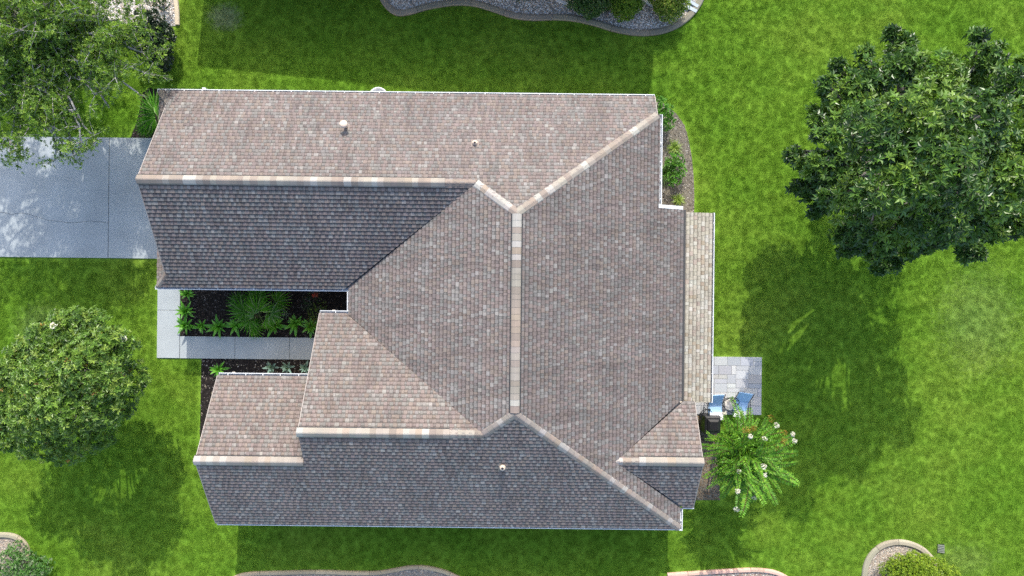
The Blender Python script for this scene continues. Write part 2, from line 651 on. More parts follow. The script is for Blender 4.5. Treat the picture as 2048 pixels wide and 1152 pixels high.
court = [(wx1 + .01, .05), (-5.6, .05), (-5.6, -1.2), (-6.3, -1.2), (-6.3, wyt - .01), (wx1 + .01, wyt - .01)]
bed('courtyard_bed', court, M_MULCH, 'black mulched courtyard bed between garage and front walk')
stones('bark_mulch', court, 5200, M_BARK, BARK_D, .012, .035, 'dark bark chips covering the courtyard bed')
wall_x = S(402, 800)[0]
sbed = [(wall_x, wyb - .01), (-6.3, wyb - .01), (-6.3, -3.6), (-9.8, -3.6), (-9.8, -8.2), (S(404, 1000)[0], -7.4), (wall_x - .02, -6.0)]
bed('entry_bed', sbed, M_MULCH, 'dark mulch bed below the front walk and along the wing')
stones('wood_mulch', sbed, 5200, M_BARK, BARK_D + BARK_D + BARK_G, .012, .035, 'dark wood chips along the wing wall')
gbed = [S(286, 186), S(300, 176), (-12.0, 7.2), (-12.0, 5.75), S(262, 275), S(275, 240)]
bed('garage_bed', gbed, M_MULCH, 'small dark bed beside the garage corner')
stones('bark_mulch', gbed, 1500, M_BARK, BARK_D, .012, .035, 'dark bark chips beside the garage corner')
ebed = smooth_line([S(1310, 195), S(1335, 213), S(1352, 228), S(1369, 253), S(1379, 290), S(1385, 330), S(1388, 375), S(1388, 424)], 6)
ebed = [tuple(p) for p in ebed] + [(5.4, 2.4), (4.5, 2.4), (4.5, 7.0)]
bed('side_bed', ebed, M_SOIL, 'grey mulch bed curving along the house end')
stones('grey_mulch', ebed, 6000, M_BARK, BARK_G, .012, .034, 'grey mulch chips in the curved bed by the house end')
mbed = [S(1392, 826), S(1432, 826), S(1440, 1000), S(1392, 1000)]
bed('corner_bed', mbed, M_SOIL, 'narrow brown bed under the flowering myrtle')
stones('brown_mulch', mbed, 2200, M_BARK, [(.16, .11, .07), (.10, .075, .05), (.2, .15, .1)], .012, .034, 'brown chips under the flowering myrtle')


# ---- concrete edging: curved curbs cut into blocks
def edging(pts, label, width=0.24, col=(.30, .275, .225), blen=1.5, z=0.11, group='curved concrete edging of the beds', name='concrete_edging'):
    L = smooth_line(pts, 10)
    root = thing(name, (L[len(L) // 2].x, L[len(L) // 2].y, 0), label, 'edging', group)
    acc, cur, blocks = 0.0, [L[0]], []
    target = blen * rnd.uniform(.6, 1.2)
    for a, b in zip(L[:-1], L[1:]):
        cur.append(b)
        acc += (b - a).length
        if acc > target:
            blocks.append(cur)
            cur, acc, target = [b], 0.0, blen * rnd.uniform(.55, 1.35)
    if len(cur) > 1:
        blocks.append(cur)
    for bl in blocks:
        c = jit(col, .12, .03)
        m = MB()
        rows = []
        n = len(bl)
        for i, p in enumerate(bl):
            d = (bl[min(i + 1, n - 1)] - bl[max(i - 1, 0)]).normalized()
            q = p + (d * .006 if i == 0 else (-d * .006 if i == n - 1 else Vector((0, 0))))
            nn = Vector((-d.y, d.x))
            w = width / 2
            rows.append([(q + nn * s, h) for s, h in ((-w, -.05), (-w, z * .72), (-w * .72, z * .97), (w * .35, z), (w * .8, z * .8), (w, z * .45), (w, -.05))])
        vs = [(p.x, p.y, h) for r in rows for p, h in r]
        k = 7
        fs = [(i * k + j, (i + 1) * k + j, (i + 1) * k + j + 1, i * k + j + 1) for i in range(n - 1) for j in range(k - 1)]
        fs += [tuple(range(k)), tuple((n - 1) * k + j for j in range(k - 1, -1, -1))]
        m.add(vs, fs, c)
        m.build('edging_block', M_EDGE, root)
    poly = [tuple(p) for p in L]
    return poly


tp = [S(750, -60), S(762, -12), S(775, 12), S(795, 26), S(820, 24), S(860, 13), S(910, 6), S(950, 8), S(985, 18), S(1025, 31), S(1065, 36), S(1110, 35), S(1150, 38), S(1190, 47), S(1230, 59), S(1270, 66), S(1310, 65), S(1345, 55), S(1375, 35), S(1398, 5), S(1415, -40)]
pl = edging(tp, 'long wavy grey concrete edging of the gravel bed behind the house', .25, (.235, .215, .165))
gpoly = pl + [S(1415, -140), S(750, -140)]
bed('gravel_bed', gpoly, M_GRAVELBASE, 'pale gravel bed behind the house with three clipped shrubs', 0.02)
stones('gravel', gpoly, 30000, M_STONE, GRAV_W, .02, .042, 'pale mixed gravel in the wavy bed behind the house', .02)
tl = [S(340, -60), S(350, -15), S(355, 20), S(356, 51)]
pl = edging(tl, 'short straight beige concrete edging by the dark shrub', .17, (.46, .39, .29), 1.6)
tl2 = [S(356, 51), S(345, 54), S(330, 54)]
NO_GRASS.append([S(200, 60), S(352, 54), S(352, -80), S(200, -80)])
gp2 = [S(352, 52), S(352, -80), S(180, -80), S(180, 30), S(285, 56)]
bed('side_gravel_bed', gp2, M_GRAVELBASE, 'pale gravel corner bed beyond the oak', 0.02)
stones('gravel', gp2, 9000, M_STONE, GRAV_W, .02, .042, 'pale gravel of the corner bed beyond the oak', .02)
bl = [S(-50, 1085), S(-15, 1072), S(10, 1069), S(32, 1073), S(48, 1084), S(56, 1100), S(57, 1120), S(45, 1150), S(20, 1185)]
pl = edging(bl, 'round beige concrete edging with a leafy shrub spilling over', .2, (.30, .265, .18), 1.2)
bed('shrub_bed', pl, M_GRAVELBASE, 'small round gravel bed with the leafy shrub', 0.02)
stones('gravel', pl, 4200, M_STONE, GRAV_T, .018, .036, 'tan gravel of the small round bed', .02)
bm = [S(430, 1180), S(470, 1155), S(500, 1147), S(560, 1144.5), S(640, 1143), S(720, 1145), S(760, 1144), S(790, 1139), S(820, 1134), S(850, 1134), S(880, 1140), S(905, 1149), S(930, 1165), S(950, 1200)]
pl = edging(bm, 'long low beige concrete edging below the house shadow', .155, (.42, .33, .21), 1.7)
bed('lower_gravel_bed', pl, M_GRAVELBASE, 'gravel bed below the house in its shadow', 0.02)
stones('gravel', pl, 7000, M_STONE, GRAV_T, .018, .036, 'grey gravel below the house shadow', .02)
br = [S(1334, 1190), S(1334, 1149), S(1380, 1146), S(1440, 1142), S(1500, 1139), S(1535, 1141), S(1560, 1148), S(1580, 1162), S(1595, 1190)]
pl = edging([S(1334, 1149)] + br[2:], 'pinkish brick-toned concrete edging near the corner of the lawn', .16, (.50, .33, .25), .7)
bed('mulch_bed', pl + [S(1340, 1190)], M_GRAVELBASE, 'gravel bed behind the pinkish edging', 0.02)
stones('gravel', pl + [S(1340, 1190)], 5000, M_STONE, [(.30, .2, .15), (.36, .33, .27), (.22, .16, .13), (.45, .42, .36)], .018, .036, 'reddish and grey gravel behind the pinkish edging', .02)
rb = [S(1727, 1190), S(1728, 1150), S(1733, 1125), S(1745, 1105), S(1765, 1090), S(1790, 1084), S(1815, 1086), S(1840, 1096), S(1858, 1112), S(1875, 1135), S(1890, 1170)]
pl = edging(rb, 'round grey concrete edging around the clipped yellow-green bush', .22, (.30, .275, .20), 1.0)
bed('round_gravel_bed', pl, M_GRAVELBASE, 'round gravel bed holding the yellow-green bush', 0.02)
stones('gravel', pl, 9000, M_STONE, GRAV_T + [(.40, .38, .34)], .018, .036, 'brown and grey gravel around the yellow-green bush', .02)

# ---- patio of pale pavers
px0, px1 = 6.3, S(1522.5, 760)[0]
py1, py0 = S(1470, 713.5)[1], S(1470, 829)[1]
patio = MB()
patio.box(px0, px1 - .01, py0 + .01, py1 - .01, -.1, .045)
patio = patio.build('patio', simple('paver_sand', (0.25, 0.25, 0.24), 0.95, 0.2))
tag(patio, 'small square patio of pale grey pavers', None, None, 'structure')
NO_GRASS.append([(px0, py0), (px1 + .02, py0), (px1 + .02, py1 + .02), (px0, py1 + .02)])
# random ashlar from a 0.17 m module
mod = 0.165
nx, ny = int((px1 - px0) / mod), int((py1 - py0) / mod)
mx_, my_ = (px1 - px0) / nx, (py1 - py0) / ny
occ = [[False] * nx for _ in range(ny)]
PAV = [(.40, .40, .395), (.36, .365, .37), (.43, .43, .415), (.335, .345, .36), (.385, .37, .35)]
for j in range(ny):
    for i in range(nx):
        if occ[j][i]:
            continue
        for (w, h) in rnd.choice([((3, 2), (2, 2), (2, 1), (1, 1)), ((2, 1), (1, 1)), ((2, 2), (2, 1), (1, 2), (1, 1)), ((3, 1), (2, 1), (1, 1)), ((3, 2), (2, 2), (1, 2), (1, 1))]):
            if i + w <= nx and j + h <= ny and not any(occ[jj][ii] for jj in range(j, j + h) for ii in range(i, i + w)):
                break
        for jj in range(j, j + h):
            for ii in range(i, i + w):
                occ[jj][ii] = True
        g = .005
        a, b = px0 + i * mx_ + g, px0 + (i + w) * mx_ - g
        c, d = py0 + j * my_ + g, py0 + (j + h) * my_ - g
        m = MB()
        m.prism([(a, c), (b, c), (b, d), (a, d)], 0.0, .058 + rnd.uniform(-.002, .003), jit(rnd.choice(PAV), .07, .02), .006)
        m.build('paver', M_PAVER, patio)

# ================================================================== THE HOUSE
house = thing('house', (0, 0, 0), 'sprawling single storey house with brown-grey shingled hip and gable roofs', 'house')
HE = 2.8
P8, P6 = 0.655, 0.5
XR = 0.13                    # main ridge
NY, GY, RYG = 6.93, -0.19, 3.37
UY, RYU = -0.87, -4.70
SY = -8.53
WY, RYW = -3.12, -5.825
EY0, EY1, RYE = -7.77, -3.85, -5.81
ZN = lambda x, y: HE + P8 * (NY - y)
ZGS = lambda x, y: HE + P8 * (y - GY)
ZW = lambda x, y: 5.8 - P6 * (XR - x)
ZE = lambda x, y: 5.8 - P6 * (x - XR)
ZUN = lambda x, y: HE + P8 * (UY - y)
ZS = lambda x, y: HE + P8 * (y - SY)
ZWN = lambda x, y: HE + P8 * (WY - y)
ZEN = lambda x, y: HE + P8 * (EY1 - y)
ZES = lambda x, y: HE + P8 * (y - EY0)
ZP = lambda x, y: 2.72 - 0.2 * (x - 6.15)
ZPW = lambda x, y: HE + P8 * (x + 12.65)
zg = ZN(0, RYG)
zu = ZS(0, RYU)
xg = XR - (5.8 - zg) / P6
xu = XR - (5.8 - zu) / P6
ypn = NY - 3.0 / P8
yps = SY + 3.0 / P8
ze_r = ZES(0, RYE)
xe = XR + (5.8 - ze_r) / P6
G = 0.09                     # the shingles stop this far inside the gutter rim
XRK = -12.11
xw0 = XR - 6.0               # west eave line of the main roof (-5.87)

PLANES = [
    # name, polygon, height function, downhill direction, pitch, tint multiplier
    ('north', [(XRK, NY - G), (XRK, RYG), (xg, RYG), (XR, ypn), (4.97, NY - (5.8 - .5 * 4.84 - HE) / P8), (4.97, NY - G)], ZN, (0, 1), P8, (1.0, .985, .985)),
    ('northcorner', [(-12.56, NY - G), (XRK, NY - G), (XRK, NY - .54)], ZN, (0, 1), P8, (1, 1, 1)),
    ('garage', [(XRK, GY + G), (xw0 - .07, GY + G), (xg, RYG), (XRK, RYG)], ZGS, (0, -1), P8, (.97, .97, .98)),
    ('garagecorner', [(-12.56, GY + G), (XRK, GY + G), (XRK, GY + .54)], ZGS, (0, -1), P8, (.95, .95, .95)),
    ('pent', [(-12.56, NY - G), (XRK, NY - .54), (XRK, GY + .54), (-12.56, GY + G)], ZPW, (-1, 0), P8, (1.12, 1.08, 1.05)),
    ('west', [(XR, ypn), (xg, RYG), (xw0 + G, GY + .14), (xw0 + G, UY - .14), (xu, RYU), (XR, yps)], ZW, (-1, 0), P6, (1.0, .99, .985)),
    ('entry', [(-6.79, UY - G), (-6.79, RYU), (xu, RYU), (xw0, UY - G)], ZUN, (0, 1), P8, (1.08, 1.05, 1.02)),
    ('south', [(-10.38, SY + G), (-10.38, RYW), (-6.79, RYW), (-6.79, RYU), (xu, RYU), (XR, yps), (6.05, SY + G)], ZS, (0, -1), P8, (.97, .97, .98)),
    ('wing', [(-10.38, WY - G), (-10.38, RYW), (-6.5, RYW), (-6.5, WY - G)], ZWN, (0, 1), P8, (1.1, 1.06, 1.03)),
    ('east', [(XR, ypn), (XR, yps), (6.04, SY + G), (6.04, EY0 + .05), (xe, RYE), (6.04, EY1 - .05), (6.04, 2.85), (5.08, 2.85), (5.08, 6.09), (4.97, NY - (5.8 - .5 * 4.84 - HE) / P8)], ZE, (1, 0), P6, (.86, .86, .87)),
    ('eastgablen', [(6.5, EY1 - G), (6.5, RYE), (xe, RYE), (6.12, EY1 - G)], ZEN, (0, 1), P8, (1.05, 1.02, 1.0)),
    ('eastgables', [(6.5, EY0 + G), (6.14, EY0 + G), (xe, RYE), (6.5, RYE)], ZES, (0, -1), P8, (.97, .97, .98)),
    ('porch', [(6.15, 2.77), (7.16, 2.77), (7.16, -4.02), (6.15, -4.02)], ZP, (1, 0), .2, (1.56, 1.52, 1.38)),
]
# roof deck under the shingles: one mesh
deck = MB()
for name, poly, zf, d, p, tm in PLANES:
    n = len(poly)
    ar = sum(poly[i][0] * poly[(i + 1) % n][1] - poly[(i + 1) % n][0] * poly[i][1] for i in range(n))
    pp = poly if ar > 0 else poly[::-1]
    top = [(x, y, zf(x, y) - .004) for x, y in pp]
    bot = [(x, y, zf(x, y) - .09) for x, y in pp]
    deck.add(top + bot, [tuple(range(n)), tuple(range(2 * n - 1, n - 1, -1))] + [(n + i, n + (i + 1) % n, (i + 1) % n, i) for i in range(n)])
roof = deck.build('roof', M_DECK, house)

SHP = [((.205, .168, .156), 38), ((.195, .182, .172), 26), ((.217, .179, .157), 15), ((.240, .224, .211), 9), ((.178, .152, .145), 12), ((.262, .245, .229), 2)]
SHP_P = [((.230, .213, .190), 40), ((.252, .233, .206), 24), ((.200, .168, .137), 12), ((.275, .265, .249), 14), ((.219, .185, .168), 10)]


def pick(pal):
    r = rnd.uniform(0, sum(w for _, w in pal))
    for c, w in pal:
        r -= w
        if r <= 0:
            return c
    return pal[-1][0]


def clip_rect(poly, a0, a1, s0, s1):
    q = clip_poly(poly, -1, 0, -a0)
    q = clip_poly(q, 1, 0, a1) if q else q
    q = clip_poly(q, 0, -1, -s0) if q else q
    q = clip_poly(q, 0, 1, s1) if q else q
    out = []
    for p in q:
        if not out or abs(p[0] - out[-1][0]) + abs(p[1] - out[-1][1]) > 1e-4:
            out.append(p)
    if len(out) > 1 and abs(out[0][0] - out[-1][0]) + abs(out[0][1] - out[-1][1]) < 1e-4:
        out.pop()
    return out


TABS = []      # (pixels across, top verts, bottom verts, tint)
for name, poly, zf, d, p, tm in PLANES:
    dv = Vector(d)
    lat = Vector((-dv.y, dv.x))
    # local frame: a along the course, s uphill from the lowest edge
    smax = max(x * dv.x + y * dv.y for x, y in poly)
    loc = [(x * lat.x + y * lat.y, smax - (x * dv.x + y * dv.y)) for x, y in poly]
    top_s = max(s for a, s in loc)
    a_min, a_max = min(a for a, s in loc), max(a for a, s in loc)
    cosp = 1 / math.sqrt(1 + p * p)
    ex = .147 * cosp
    nrm = Vector((dv.x * p, dv.y * p, 1)).normalized()
    pal = SHP_P if name == 'porch' else SHP
    k = 0
    while k * ex < top_s:
        s0, s1 = k * ex, (k + 1) * ex
        k += 1
        a = a_min - rnd.uniform(0, .3)
        high = rnd.random() < .5
        run = None
        while a < a_max:
            high = not high
            w = rnd.uniform(.08, .16) if high else rnd.uniform(.06, .13)
            if name == 'porch':
                w = rnd.uniform(.10, .2)
            if run is None or rnd.random() < .9:
                run = pick(pal)
            q = clip_rect(loc, a + .003, a + w - .003, s0 + .008, min(s1, top_s))
            if len(q) >= 3:
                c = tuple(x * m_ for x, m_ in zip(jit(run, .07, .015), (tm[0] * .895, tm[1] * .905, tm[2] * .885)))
                if not high and name != 'porch':
                    c = tuple(x * .93 for x in c)
                sb = s1 - ex * (.26 if high else .44)  # split off the uphill band that carries the painted shadow line
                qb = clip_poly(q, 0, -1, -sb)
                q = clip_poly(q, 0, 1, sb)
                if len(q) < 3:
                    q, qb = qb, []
                t_low = (.034 if high else .024) + rnd.uniform(-.001, .001)
                tv, bv, xv = [], [], []
                for (aa, ss) in q + qb:
                    sh = s0 + (ss - s0)
                    xy = lat * aa + dv * (smax - sh)
                    f = (ss - s0) / ex
                    f = max(0.0, min(1.0, f))
                    z = zf(xy.x, xy.y)
                    b3 = Vector((xy.x, xy.y, z))
                    up_ = b3 + nrm * (t_low * (1 - f) + .003 * f)
                    if len(tv) < len(q):
                        tv.append(up_)
                        bv.append(b3 - nrm * .002)
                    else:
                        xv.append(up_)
                ar = 0.5 * abs(sum(q[i][0] * q[(i + 1) % len(q)][1] - q[(i + 1) % len(q)][0] * q[i][1] for i in range(len(q))))
                ctr = tv[0]
                toc = (Vector((0, 0, H)) - ctr)
                px_area = ar / cosp * max(0, nrm.dot(toc.normalized())) / (toc.length ** 2)
                if len(q) != 4 or name in ('pent',):
                    px_area *= .2
                TABS.append((px_area, tv, bv, c, xv, abs(dv.x) > .5))
            a += w

order = sorted(range(len(TABS)), key=lambda i: -TABS[i][0])
single = set(order[:298])


def tab_to(m, tv, bv, c, xv):
    n = len(tv)
    cr = sum(tv[i].x * tv[(i + 1) % n].y - tv[(i + 1) % n].x * tv[i].y for i in range(n))
    if cr < 0:
        tv, bv = tv[::-1], bv[::-1]
    m.add(tv + bv, [tuple(range(n))] + [(n + i, n + (i + 1) % n, (i + 1) % n, i) for i in range(n)], c)
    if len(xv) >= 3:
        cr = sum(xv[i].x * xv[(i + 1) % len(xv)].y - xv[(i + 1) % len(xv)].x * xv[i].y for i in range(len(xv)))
        m.face(xv if cr > 0 else xv[::-1], tuple(x * .60 for x in c))  # uphill band tinted darker: course shadow painted into the shingle colour


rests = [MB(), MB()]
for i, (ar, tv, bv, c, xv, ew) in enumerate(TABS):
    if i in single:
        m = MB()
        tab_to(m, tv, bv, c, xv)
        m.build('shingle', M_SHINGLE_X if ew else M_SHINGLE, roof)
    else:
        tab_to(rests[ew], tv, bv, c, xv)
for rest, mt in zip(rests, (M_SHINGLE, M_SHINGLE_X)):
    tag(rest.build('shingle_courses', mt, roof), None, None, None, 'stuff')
print('tabs', len(TABS))

# ---- ridge and hip caps
CAPC = [((.262, .235, .200), 40), ((.225, .188, .157), 26), ((.315, .297, .268), 22), ((.198, .165, .138), 10), ((.252, .207, .165), 6)]
CAPH = [((.225, .198, .17), 40), ((.205, .178, .155), 26), ((.275, .258, .235), 16), ((.235, .187, .152), 18)]


def ridge(a, b, fa, fb, half, lift, step, pal, vent=None, bend=.5):
    """caps from a to b; fa/fb the planes on the left/right of the run; vent = (extra left, extra right) black strip showing"""
    a, b = Vector(a), Vector(b)
    L = (Vector(b[:2]) - Vector(a[:2])).length
    d = (Vector(b[:2]) - Vector(a[:2])).normalized()
    nl = Vector((-d.y, d.x))
    n = max(1, int(round(L / step)))
    cuts = [0.0]
    for i in range(1, n):
        cuts.append((i + rnd.uniform(-.12, .12)) * L / n)
    cuts.append(L)
    offs = (1, .78, .4, .12, -.12, -.4, -.78, -1)

    def sect(t, up):
        out = []
        for k in offs:
            xy = Vector(a[:2]) + d * t + nl * (k * half)
            f = fa if k > 0 else fb
            rnd_ = (abs(k) - .12) * 0
            z = f(xy.x, xy.y)
            apex = a.z + (b.z - a.z) * t / L
            z = z + (lift + up) - (.02 if abs(k) == 1 else 0.0)
            z = min(z, apex + lift + up - .012 + (0 if abs(k) > .2 else .006))
            out.append(Vector((xy.x, xy.y, z)))
        return out
    for i in range(n):
        m = MB()
        t0, t1 = cuts[i], cuts[i + 1]
        up0, up1 = .012, .004
        s0, s1 = sect(t0, up0), sect(min(t1 + .02, L), up1)
        k = len(offs)
        low0 = [v - Vector((0, 0, .010)) for v in s0]
        low1 = [v - Vector((0, 0, .010)) for v in s1]
        vs = s0 + s1 + low0 + low1
        fs = [(j, j + 1, k + j + 1, k + j) for j in range(k - 1)]
        fs += [(2 * k + j, j, k + j, 3 * k + j) if j == 0 else (j, 2 * k + j, 3 * k + j, k + j) for j in (0, k - 1)]
        fs += [(2 * k + j, 2 * k + j + 1, j + 1, j) for j in range(k - 1)]
        fs += [(k + j, k + j + 1, 3 * k + j + 1, 3 * k + j) for j in range(k - 1)]
        m.add(vs, fs, jit(pick(pal), .06, .02))
        m.build('ridge_cap', M_CAP, roof)
    if vent:
        m = MB()
        el, er = vent
        for sgn, ext, f in ((1, el, fa), (-1, er, fb)):
            ins = half * .3
            outd = half + ext
            q = []
            for t in (0.0, L):
                for off in (ins, outd):
                    xy = Vector(a[:2]) + d * t + nl * (sgn * off)
                    z = f(xy.x, xy.y)
                    q.append((xy, z))
            vs = [(xy.x, xy.y, z + .002) for xy, z in q] + [(xy.x, xy.y, z + max(.024, lift - .018)) for xy, z in q]
            m.add(vs, [(0, 1, 3, 2), (4, 6, 7, 5), (0, 4, 5, 1), (2, 3, 7, 6), (1, 5, 7, 3), (0, 2, 6, 4)])
        m.build('ridge_vent', M_BLACK, roof)


xv1 = -2.2
ridge((XRK - .03, RYG, zg), (xv1, RYG, zg), ZN, ZGS, .155, .055, .215, CAPC, (.028, .004))
ridge((xv1, RYG, zg), (xg, RYG, zg), ZN, ZGS, .14, .022, .25, CAPC)
ridge((xg, RYG, zg), (XR, ypn, 5.8), ZN, ZW, .145, .026, .24, CAPC)
zc = ZE(4.97, 0)
ridge((4.99, NY - (zc - HE) / P8 + .02, zc), (XR, ypn, 5.8), ZE, ZN, .145, .026, .24, CAPC)
ridge((XR, yps + .04, 5.8), (XR, ypn - .02, 5.8), ZW, ZE, .15, .06, .205, CAPC, (.035, .035))
ridge((xu, RYU, zu), (XR, yps, 5.8), ZW, ZS, .14, .026, .2, CAPH)
ridge((6.03, SY + .08, HE + .05), (XR, yps, 5.8), ZS, ZE, .14, .026, .2, CAPH)
xv2 = -1.95
ridge((-6.84, RYU, zu), (xv2, RYU, zu), ZUN, ZS, .155, .055, .215, CAPC, (.026, .004))
ridge((xv2, RYU, zu), (xu, RYU, zu), ZUN, ZS, .14, .022, .25, CAPC)
zw_ = ZS(0, RYW)
ridge((-10.44, RYW, zw_), (-6.82, RYW, zw_), ZWN, ZS, .155, .055, .215, CAPC, (.026, .004))
ridge((6.54, RYE, ze_r), (4.35, RYE, ze_r), ZES, ZEN, .155, .055, .25, CAPC, (.004, .026))
ridge((4.35, RYE, ze_r), (xe, RYE, ze_r), ZES, ZEN, .14, .022, .3, CAPC)
ridge((-12.56, NY - G, HE + .06), (XRK - .01, NY - .54, HE + .35), ZPW, ZN, .10, .02, .3, CAPC)
ridge((XRK - .01, GY + .54, HE + .35), (-12.56, GY + G, HE + .06), ZGS, ZPW, .10, .02, .3, CAPC)

# ---- rake boards and drip edges on the gable ends
M_TRIM = simple('tan_trim', (.30, .265, .235), .7, .1)


def rake(x, y0, y1, zf, side, w=.022):
    """a thin white board hanging below the rake edge at x (side +1 east, -1 west)"""
    a = (x, y0, zf(x, y0))
    b = (x, y1, zf(x, y1))
    x2 = x + side * w
    vs = []
    for (q, dz) in ((a, .03), (b, .03), (a, -.20), (b, -.20)):
        vs += [(x, q[1], q[2] + dz), (x2, q[1], q[2] + dz)]
    rk = MB()
    rk.add(vs, [(0, 1, 3, 2), (4, 6, 7, 5), (1, 5, 7, 3), (0, 2, 6, 4), (0, 4, 5, 1), (2, 3, 7, 6)])
    rk.build('rake_board', M_TRIM, house)


rake(XRK, NY - .6, RYG, ZN, -1)
rake(XRK, RYG, GY + .6, ZGS, -1)
rake(-6.79, UY - G, RYU, ZUN, -1)
rake(-10.38, WY - G, RYW, ZWN, -1)
rake(-10.38, RYW, SY + G, ZS, -1)
rake(4.97, NY - G, 6.08, ZN, 1)
rake(6.5, EY1 - G, RYE, ZEN, 1)
rake(6.5, RYE, EY0 + G, ZES, 1)
# white sloping trim where the east slope drops past the side bed
tr = MB()
tr.add([(5.06, 2.84, ZE(5.06, 0) + .03), (6.02, 2.84, ZE(6.02, 0) + .03), (6.02, 2.96, ZE(6.02, 0) + .03), (5.06, 2.96, ZE(5.06, 0) + .03),
        (5.06, 2.84, ZE(5.06, 0) - .15), (6.02, 2.84, ZE(6.02, 0) - .15), (6.02, 2.96, ZE(6.02, 0) - .15), (5.06, 2.96, ZE(5.06, 0) - .15)],
       [(0, 1, 2, 3), (7, 6, 5, 4), (0, 4, 5, 1), (1, 5, 6, 2), (2, 6, 7, 3), (3, 7, 4, 0)])
tr.build('rake_trim', M_WHITE, house)
fl = MB()
fl.box(6.03, 6.16, -4.02, 2.85, 2.6, 2.735)
fl.build('roof_flashing', M_FLASH, house)
fe = MB()
fe.box(7.165, 7.195, -4.03, 2.78, 2.36, 2.53)
fe.build('porch_flashing', M_FLASH, house)


# ---- gutters with hangers
def gutter(a, b, z, out, parent=house, wd=.115, start_cap=True):
    """white trough from a to b; out = outward plan direction; a,b lie on the outer rim"""
    a, b, o = Vector(a), Vector(b), Vector(out)
    prof = [(0, 0), (-.028, 0), (-.028, -.012), (-.012, -.085), (-.075, -.095), (-wd, -.095), (-wd, .0), (-wd - .006, 0), (-wd - .006, -.105), (-.01, -.105), (0, -.02)]
    m = MB()
    k = len(prof)
    vs = []
    for p in (a, b):
        for s, h in prof:
            q = p + o * s
            vs.append((q.x, q.y, z + h))
    d = (b - a).normalized()
    flip = (d.x * o.y - d.y * o.x) > 0
    fs = [(i, (i + 1) % k, k + (i + 1) % k, k + i) for i in range(k)]
    if flip:
        fs = [f[::-1] for f in fs]
    m.add(vs, fs)
    for p, s in ((a, 1), (b, -1)):
        q = p + d * s * .006
        n0, n1 = p, p + o * (-wd)
        m.obox(n0, n1, .012, z - .1, z - .001)
    g = m.build('gutter', M_WHITE, parent)
    g.data.materials.append(M_GUTTER_IN)
    for i in (3, 4, 5):
        g.data.polygons[i].material_index = 1
    L = (b - a).length
    n = int(L / .62)
    for i in range(n):
        t = (i + .5) * L / n + rnd.uniform(-.03, .03)
        c = a + d * t
        h = MB()
        h.obox(c + o * -.004, c + o * (-wd - .01), .03, z - .02, z + .004)
        h.build('hanger', M_WHITE, g)
    return g


gutter((-12.66, NY), (4.98, NY), 2.80, (0, 1))
gutter((5.185, 6.10), (5.185, 2.84), 3.26, (1, 0))
gutter((-12.66, GY), (xw0 + .14, GY), 2.80, (0, -1))
gutter((xw0 + .02, GY - .02), (xw0 + .02, UY - .0), 2.80, (-1, 0))
gutter((-6.80, UY), (xw0 + .14, UY), 2.80, (0, 1))
gutter((-10.36, WY), (-6.62, WY), 2.80, (0, 1))
gutter((-10.36, SY), (6.14, SY), 2.80, (0, -1))
gutter((6.15, SY - .01), (6.15, EY0 + .0), 2.80, (1, 0))
gutter((6.16, EY0), (6.54, EY0), 2.80, (0, -1))
gutter((7.255, -4.03), (7.255, 2.78), 2.50, (1, 0), wd=.05)
bx = MB()
hx, hy = S(409, 174.5, 2.6)
bx.box(hx - .06, hx + .06, NY + .01, NY + .10, .1, 2.66)
bx.build('downspout', M_WHITE, house)

# ---- vent stacks on the roof
def vent(px, py, zf, h, r_cap, r_pipe, kind):
    # base on the roof: found from the survey of its foot
    x, y = S(px, py, 4.3)
    for _ in range(6):
        x, y = S(px, py, zf(x, y))
    z = zf(x, y)
    m = MB()
    if kind == 'cap':
        m.lathe((x, y, z - .1), [(r_pipe, 0), (r_pipe, h + .1)], 16)
    else:
        m.lathe((x, y, z - .1), [(r_pipe * 1.7, .06), (r_pipe * 1.4, .16), (r_pipe, .22), (r_pipe, h + .1)], 16)
    v = m.build('vent_pipe', M_VENT, roof, True)
    if kind == 'cap':
        c = MB()
        c.lathe((x, y, z + h - .03), [(r_cap * .97, 0), (r_cap, .03), (r_cap * .92, .07), (r_cap * .6, .10), (.02, .115)], 24)
        c.build('vent_cap', M_VENT, roof, True)
    else:
        c = MB()
        c.lathe((x, y, z + h - .004), [(r_pipe * .62, 0), (r_pipe * .62, .006)], 16)
        c.build('vent_opening', M_BLACK, roof)
    f = MB()
    w = r_pipe * 1.9
    d = 1 if zf is ZN else -1
    pts = [(x - w, y - w), (x + w, y - w), (x + w, y + w), (x - w, y + w)]
    f.add([(a, b, zf(a, b) + .026) for a, b in pts] + [(a, b, zf(a, b)) for a, b in pts], [(0, 1, 2, 3), (4, 5, 1, 0), (5, 6, 2, 1), (6, 7, 3, 2), (7, 4, 0, 3)])
    f.build('vent_flashing', M_SHINGLE_FLAT, roof)


M_SHINGLE_FLAT = simple('flashing_tan', (.20, .165, .14), 0.8, 0.15)
vent(693, 254, ZN, .42, .135, .06, 'cap')
vent(950, 287, ZN, .16, .05, .07, 'pipe')
vent(1005, 934, ZS, .20, .05, .075, 'pipe')

# ---- walls under the eaves
WALLS = [
    [(-11.75, .25), (-5.45, .25), (-5.45, -4.6), (-.9, -4.6), (-.9, 2.4), (-1.2, 6.5), (-11.75, 6.5)],
]
wl = MB()
wl.prism([(-11.75, .25), (-5.4, .25), (-5.4, -1.32), (-6.35, -1.32), (-6.35, -3.55), (-9.95, -3.55), (-9.95, -8.1), (5.7, -8.1), (5.7, -7.35), (6.1, -7.35), (6.1, -4.3), (5.65, -4.3), (5.65, 2.4), (4.6, 2.4), (4.6, 6.5), (-11.75, 6.5)], 0, 2.66)
